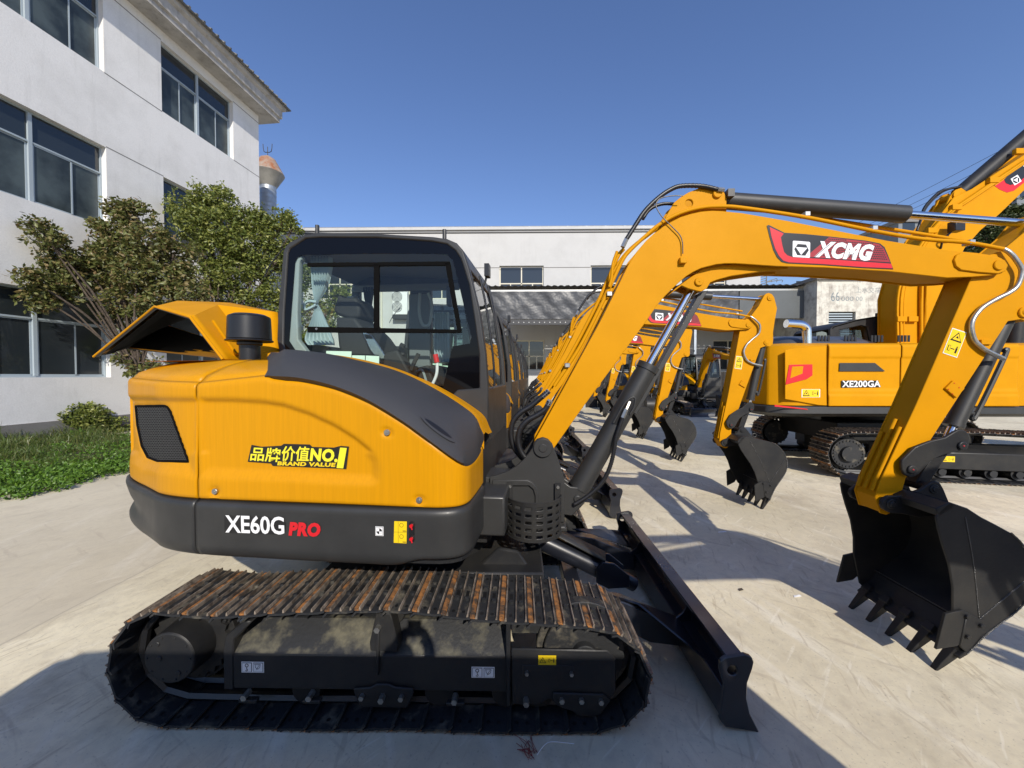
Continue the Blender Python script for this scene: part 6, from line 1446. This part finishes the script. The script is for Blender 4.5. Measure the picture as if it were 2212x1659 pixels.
    for j in range(4):
        x = x0+.75+j*.48; bm = NB()
        for i in range(4):
            box(bm, x+i*.06, x+i*.06+.035, 7.13, 7.145, 2.28, 2.40)
        objs('vent', bm, BKV, hd, smooth=0)
    bm = NB(); p = lambda a, b: CAMPOS+ray(a, b)*(7.0/ray(a, b).y); tube(bm, [p(1743, 748), p(1743, 722), p(1741, 709), p(1731, 702), p(1715, 700), p(1698, 699)], .075, n=20); obj('exhaust_pipe', bm, CHR, rt, smooth=60)
    FC = Frame(0, 0, 0); L = 8.0
    co = FG.P([(1793, 745), (1793, 711), (1800, 704), (1850, 690), (1905, 681), (1965, 683), (1975, 700), (1980, 760), (1980, 800), (1793, 800)], L)
    h1 = FG.P([(1815, 742), (1814, 713), (1862, 703), (1874, 706), (1882, 742)], L); h2 = FG.P([(1908, 742), (1905, 706), (1913, 700), (1958, 700), (1966, 742)], L)
    bm = NB(); prism(bm, FG, co, L, L+.06, 0, holes=[h1, h2]); prism(bm, FG, co, L+1.0, L+1.06, 0, holes=[h1, h2])
    tp = co[1:7]; prism(bm, FG, tp+offset_poly(tp+[(7.2, 1)], .05)[:-1][::-1], L, L+1.06); cb = obj('cab', bm, BLK, rt, bevel=.015)
    bm = NB()
    for h_ in (h1, h2):
        for y in (L+.03, L+1.03): poly(bm, lambda a, b: Vector((a, y, b)), h_)
    objs('cab_window', bm, GLSD, cb, smooth=0)
    for px in (1905, 1941): bm = NB(); c = FG.U(px, 681, L+.4); box(bm, c[0]-.1, c[0]+.1, L+.35, L+.45, c[1]-.06, c[1]+.05); obj('roof_fitting', bm, BLK, cb)
    # boom
    BL = 7.55
    bp = FG.P([(1936, 760), (1936, 640), (1950, 590), (1972, 548), (2000, 505), (2039, 455), (2062, 425), (2100, 408), (2212, 335), (2420, 196), (2520, 165), (2545, 180), (2540, 215), (2440, 265), (2212, 412), (2160, 462), (2118, 498), (2085, 535), (2062, 580), (2040, 622), (2010, 690), (1990, 760)], BL)
    bm = NB(); prism(bm, FG, offset_poly(bp, .03), BL+.02, BL+.38); prism(bm, FG, bp, BL, BL+.025); prism(bm, FG, bp, BL+.375, BL+.40); bo = obj('boom', bm, YEL, rt, bevel=.01, seg=1, smooth=30)
    bm = NB(); lg = FG.P([(2030, 470), (2050, 425), (2062, 411), (2074, 407), (2086, 415), (2092, 430), (2080, 450)], BL+.08); prism(bm, FG, lg, BL+.06, BL+.09); prism(bm, FG, lg, BL+.28, BL+.32)
    c = FG.U(2071, 419, BL); cyl(bm, (c[0], BL+.03, c[1]), (c[0], BL+.36, c[1]), .06); objs('boom_lug', bm, YEL, bo)
    bm = NB()
    for o_, ly in ((0, -.03), (7, -.03), (14, .02), (40, -.04), (50, -.04)):
        pts = [(1938+o_, 745), (1938+o_, 645), (1952+o_, 592)]
        if o_ < 20: pts += [(1976+o_, 548), (2004+o_*.8, 508), (2046+o_*.6, 462), (2100+o_*.4, 424+o_*.3), (2216, 346+o_*.5)]
        else: pts = [(1950+o_, 745), (1950+o_, 640), (1952+o_, 600)]
        tube(bm, [CAMPOS+ray(a, b)*((BL+ly)/ray(a, b).y) for a, b in pts], .03, n=6, k=4)
    obj('hydraulic_pipe', bm, YEL, bo, smooth=60)
    bm = NB()
    for a, b in ((2008, 500), (2060, 450), (2140, 392), (1942, 690), (1966, 690), (2196, 330)): c = FG.U(a, b, BL); box(bm, c[0]-.09, c[0]+.09, BL-.07, BL-.0, c[1]-.05, c[1]+.05)
    objs('pipe_clamp', bm, YEL, bo, bevel=.006)
    bm = NB(); dec = [(2147, 401), (2165, 386), (2190, 364), (2260, 318), (2330, 275), (2345, 300), (2230, 380), (2190, 412), (2175, 416), (2160, 410)]
    prism(bm, FG, FG.P(dec, BL), BL-.002, BL-.004, 1); prism(bm, FG, FG.P([(2168, 388), (2190, 367), (2330, 279), (2338, 296), (2225, 372), (2198, 396), (2182, 400), (2172, 396)], BL), BL-.004, BL-.006, 2)
    q = lambda u, v: (2184+u*17.5*.86+v*17.5*.5-2, 385-u*17.5*.5*1.05+v*17.5*.8+2)
    prism(bm, FG, FG.P([q(0, 0), q(1, 0), q(1, 1), q(0, 1)], BL), BL-.006, BL-.008, 0)
    prism(bm, FG, FG.P([q(.28, .12), q(.72, .12), q(.93, .5), q(.72, .88), q(.28, .88), q(.07, .5)], BL), BL-.008, BL-.009, 2); prism(bm, FG, FG.P([q(.2, .32), q(.8, .32), q(.5, .85)], BL), BL-.009, BL-.010, 0)
    text(bm, lambda a, b: Vector((a, BL-.009, b)), 'XCMG', FG.U(2212, 384, BL), FG.U(2322, 312, BL), .20, .07, .28, 0)
    obj('logo_panel', bm, [WHT, RED, BKV], bo, smooth=0)
    A = Vector((c_ := FG.U(2071, 419, BL+.18))[0:1]+(0, 0)) if False else None
    c = FG.U(2071, 419, BL+.18); e = FG.U(2500, 52, BL+.18); A = Vector((c[0], BL+.18, c[1])); B = Vector((e[0], BL+.18, e[1])); D = (B-A).normalized(); bm = NB(); cyl(bm, A, A+D*2.9, .125, n=28); cyl(bm, A+D*2.9, A+D*2.95, .14, n=28); ac = obj('arm_cylinder', bm, BLK, rt, smooth=40)
    bm = NB(); cyl(bm, A+D*2.9, B, .06, n=20); obj('cylinder_rod', bm, CHR, ac, smooth=40)
    bm = NB()
    for k_ in range(2): tube(bm, [CAMPOS+ray(a, b)*((BL+.1+.1*k_)/ray(a, b).y) for a, b in ((2076, 403), (2050, 408), (2030, 414+k_*4), (2008, 434+k_*5), (1995, 452+k_*6), (1988, 478), (1978, 505))], .022, n=6)
    obj('hydraulic_hose', bm, RUB, bo, smooth=60)
    bm = NB(); a, b = 2060, 482; c = FG.U(2070, 489, BL-.2); box(bm, c[0]-.10, c[0]+.08, BL-.25, BL-.1, c[1]-.09, c[1]+.10); tube(bm, [Vector((c[0], BL-.18, c[1])), Vector((c[0]-.15, BL-.1, c[1]-.2)), Vector((c[0]-.1, BL, c[1]-.35))], .02, n=6); obj('work_lamp', bm, BKV, bo, bevel=.01)
    # boom cylinders from the deck and the arm beyond the frame
    bm = NB(); cyl(bm, (9.2, 7.35, 1.6), (9.35, 7.35, 3.3), .11, n=20); cyl(bm, (9.2, 8.15, 1.6), (9.35, 8.15, 3.3), .11, n=20); obj('boom_cylinder', bm, BLK, rt, smooth=40)
    j = FG.U(2530, 190, BL); jx, jz = j
    bm = NB(); prism(bm, Frame(0, 0), [(jx-.5, jz+1.0), (jx+.1, jz+.9), (jx+.3, jz), (jx+.1, .9+jz*.3), (jx-.05, 1.0), (jx-.25, 1.0), (jx-.35, jz)], BL+.05, BL+.35); obj('arm', bm, YEL, rt, bevel=.02)
    bm = NB(); prism(bm, Frame(0, 0), [(jx-.3, 1.1), (jx+.5, 1.3), (jx+1.0, .9), (jx+.9, .4), (jx+.3, .05), (jx+.1, .3), (jx-.05, .7)], BL-.4, BL+.8); obj('bucket', bm, BLK, rt, bevel=.02)
    return rt
build_big()
# big one's neighbour at the same spacing behind it, only its roof and stack showing
# ---------------------------------------------------------------- behind the camera: photographer, and an unseen van and excavator added for foreground shade
def build_van():  # unseen van, added and shaped for the shade edge on the yard
    rt = root('shade_van', (.35, -1.75, 0), 'unseen white van added behind the photographer to shade the foreground', 'van')
    fv = Frame(-.45, -1.58, 0)
    def sect(pts, hw, hw2): return pts
    prof = [(-1.62, .35), (-1.60, 1.1), (-1.50, 1.82), (-1.38, 1.93), (-.9, 1.98), (1.7, 1.98), (2.05, 1.92), (2.42, 1.48), (2.75, 1.12), (3.25, .98), (3.38, .80), (3.40, .35)]
    bm = NB(); rows = []
    for ly, s_ in ((-.98, .0), (-.98, .0), (-.93, .0), (-.80, 1), (.80, 1), (.93, .0), (.98, .0)):
        pass
    def ring(ly, inset, zcap): return [fv.w(x+(.04 if x < 0 else -.04)*inset, ly, min(z, zcap)) for x, z in prof]
    for ly, i_, zc_ in ((-.97, .5, 1.0), (-.98, .3, 1.12), (-.90, .2, 1.86), (-.80, 0, 9), (.80, 0, 9), (.90, .2, 1.86), (.98, .3, 1.12), (.97, .5, 1.0)): rows.append(ring(ly, i_, zc_))
    grid(bm, rows)
    for r_ in (rows[0], rows[-1]): bm.faces.new([bm.verts.new(p) for p in r_])
    bm.faces.new([bm.verts.new(p) for p in (rows[0][0], rows[-1][0], rows[-1][-1], rows[0][-1])])
    obj('body', bm, WHT, rt, smooth=35)
    for s_ in (-1, 1):
        for a, b in ((-1.3, -.35), (-.28, .75), (.83, 1.75)):
            bm = NB(); q = [(a, 1.18), (b, 1.18), (b-.02, 1.72), (a+.05, 1.72)]; prism(bm, fv, q, s_*.945-.03, s_*.945+.03); obj('side_window', bm, WIN, rt, bevel=.02)
        for x in (-.95, 2.55):
            bm = NB(); cyl(bm, fv.w(x, s_*.78, .33), fv.w(x, s_*1.0, .33), .33, n=36); w_ = obj('wheel', bm, RUB, rt, bevel=.03); bm = NB(); cyl(bm, fv.w(x, s_*.99, .33), fv.w(x, s_*1.01, .33), .2, n=24); obj('rim', bm, STL, w_, smooth=30)
    bm = NB(); prism(bm, fv, [(2.10, 1.86), (2.44, 1.49), (2.72, 1.17), (2.70, 1.15), (2.41, 1.47), (2.08, 1.84)], -.78, .78); obj('windscreen', bm, WIN, rt)
build_van()
def build_person():
    b0 = Vector((-.02, -.36, 0)); rt = root('person', b0, 'person in a dark jacket and trousers holding up a phone', 'person')
    J = {'pel': (0, 0, .94, .145), 'bel': (0, .0, 1.08, .125), 'che': (0, -.01, 1.30, .15), 'nk': (0, 0, 1.47, .055), 'hd0': (0, .015, 1.55, .065), 'hd1': (0, .02, 1.63, .085), 'hd2': (0, .01, 1.71, .06)}
    for s_, k in ((-1, 'l'), (1, 'r')):
        J.update({k+'hip': (s_*.10, 0, .88, .095), k+'kn': (s_*.11, .02, .50, .060), k+'an': (s_*.12, -.02, .10, .042), k+'to': (s_*.14, .14, .035, .035),
                  k+'sh': (s_*.17, -.01, 1.40, .068), k+'el': (s_*.22, .14, 1.24, .045), k+'wr': (s_*.085, .285, 1.53, .028), k+'pa': (s_*.068, .305, 1.60, .032)})
    E = [('pel', 'bel'), ('bel', 'che'), ('che', 'nk'), ('nk', 'hd0'), ('hd0', 'hd1'), ('hd1', 'hd2')]
    for k in 'lr': E += [('pel', k+'hip'), (k+'hip', k+'kn'), (k+'kn', k+'an'), (k+'an', k+'to'), ('che', k+'sh'), (k+'sh', k+'el'), (k+'el', k+'wr'), (k+'wr', k+'pa')]
    for s_, k in ((-1, 'l'), (1, 'r')):
        for i, (dz, L_) in enumerate(((.025, .05), (.008, .055), (-.010, .05), (-.026, .042))):
            J[k+'f%da' % i] = (s_*.062, .318, 1.60+dz, .009); J[k+'f%db' % i] = (s_*.030, .330, 1.602+dz, .008); E += [(k+'pa', k+'f%da' % i), (k+'f%da' % i, k+'f%db' % i)]
        J[k+'ta'] = (s_*.060, .290, 1.575, .010); J[k+'tb'] = (s_*.030, .300, 1.585, .009); E += [(k+'pa', k+'ta'), (k+'ta', k+'tb')]
    names = list(J); me = bpy.data.meshes.new('body'); me.from_pydata([J[n][:3] for n in names], [(names.index(a), names.index(b)) for a, b in E], [])
    o = bpy.data.objects.new('body', me); COL.objects.link(o); o.parent = rt; me.materials.append(mat('dark_clothing', (.02, .022, .03), .85)); ORG[o.name] = b0
    sk = o.modifiers.new('skin', 'SKIN'); sk.use_smooth_shade = True
    for i, n in enumerate(names): me.skin_vertices[0].data[i].radius = (J[n][3], J[n][3]); 
    me.skin_vertices[0].data[0].use_root = True
    o.modifiers.new('sub', 'SUBSURF').levels = 1
    SKN = mat('skin', (.45, .27, .19), .55); HAIR = mat('black_hair', (.012, .01, .009), .6)
    bm = NB(); bmesh.ops.create_uvsphere(bm, u_segments=20, v_segments=14, radius=.098, matrix=Matrix.Translation(b0+Vector((0, -.005, 1.665))) @ Matrix.Diagonal((.9, 1.1, .95, 1))); obj('hair', bm, HAIR, rt, smooth=80)
    bm = NB(); bmesh.ops.create_uvsphere(bm, u_segments=20, v_segments=14, radius=.09, matrix=Matrix.Translation(b0+Vector((0, .03, 1.615))) @ Matrix.Diagonal((.78, .9, 1.15, 1)))
    cyl(bm, b0+Vector((0, .10, 1.62)), b0+Vector((0, .132, 1.598)), .008, .014, n=8)
    for s_ in (-1, 1): bmesh.ops.create_uvsphere(bm, u_segments=8, v_segments=6, radius=.011, matrix=Matrix.Translation(b0+Vector((s_*.03, .10, 1.635)))); bmesh.ops.create_uvsphere(bm, u_segments=8, v_segments=6, radius=.022, matrix=Matrix.Translation(b0+Vector((s_*.078, .02, 1.62))) @ Matrix.Diagonal((.4, .8, 1.3, 1)))
    obj('face', bm, SKN, rt, smooth=80)
    bm = NB(); box(bm, -.02-.036, -.02+.036, -.036, -.028, 1.585, 1.672); p = obj('phone', bm, BKV, None, bevel=.003); tagp(p, 'black phone held up in both hands of the person', 'phone')
build_person()
dup_small((5.1, -.62, 0), R(180), 'unseen mini excavator facing the other way, added beside the photographer to shade the yard', 'mini excavators parked side by side in a row', R(-12), R(-4.5))  # unseen copy, added so its boom throws a shade band across the yard
bm = NB(); V = [bm.verts.new(p) for p in ((-300, -60, 0), (300, -60, 0), (300, 900, 0), (-300, 900, 0))]; bm.faces.new(V)
tagp(obj('ground', bm, CONC, smooth=0), kind='structure')
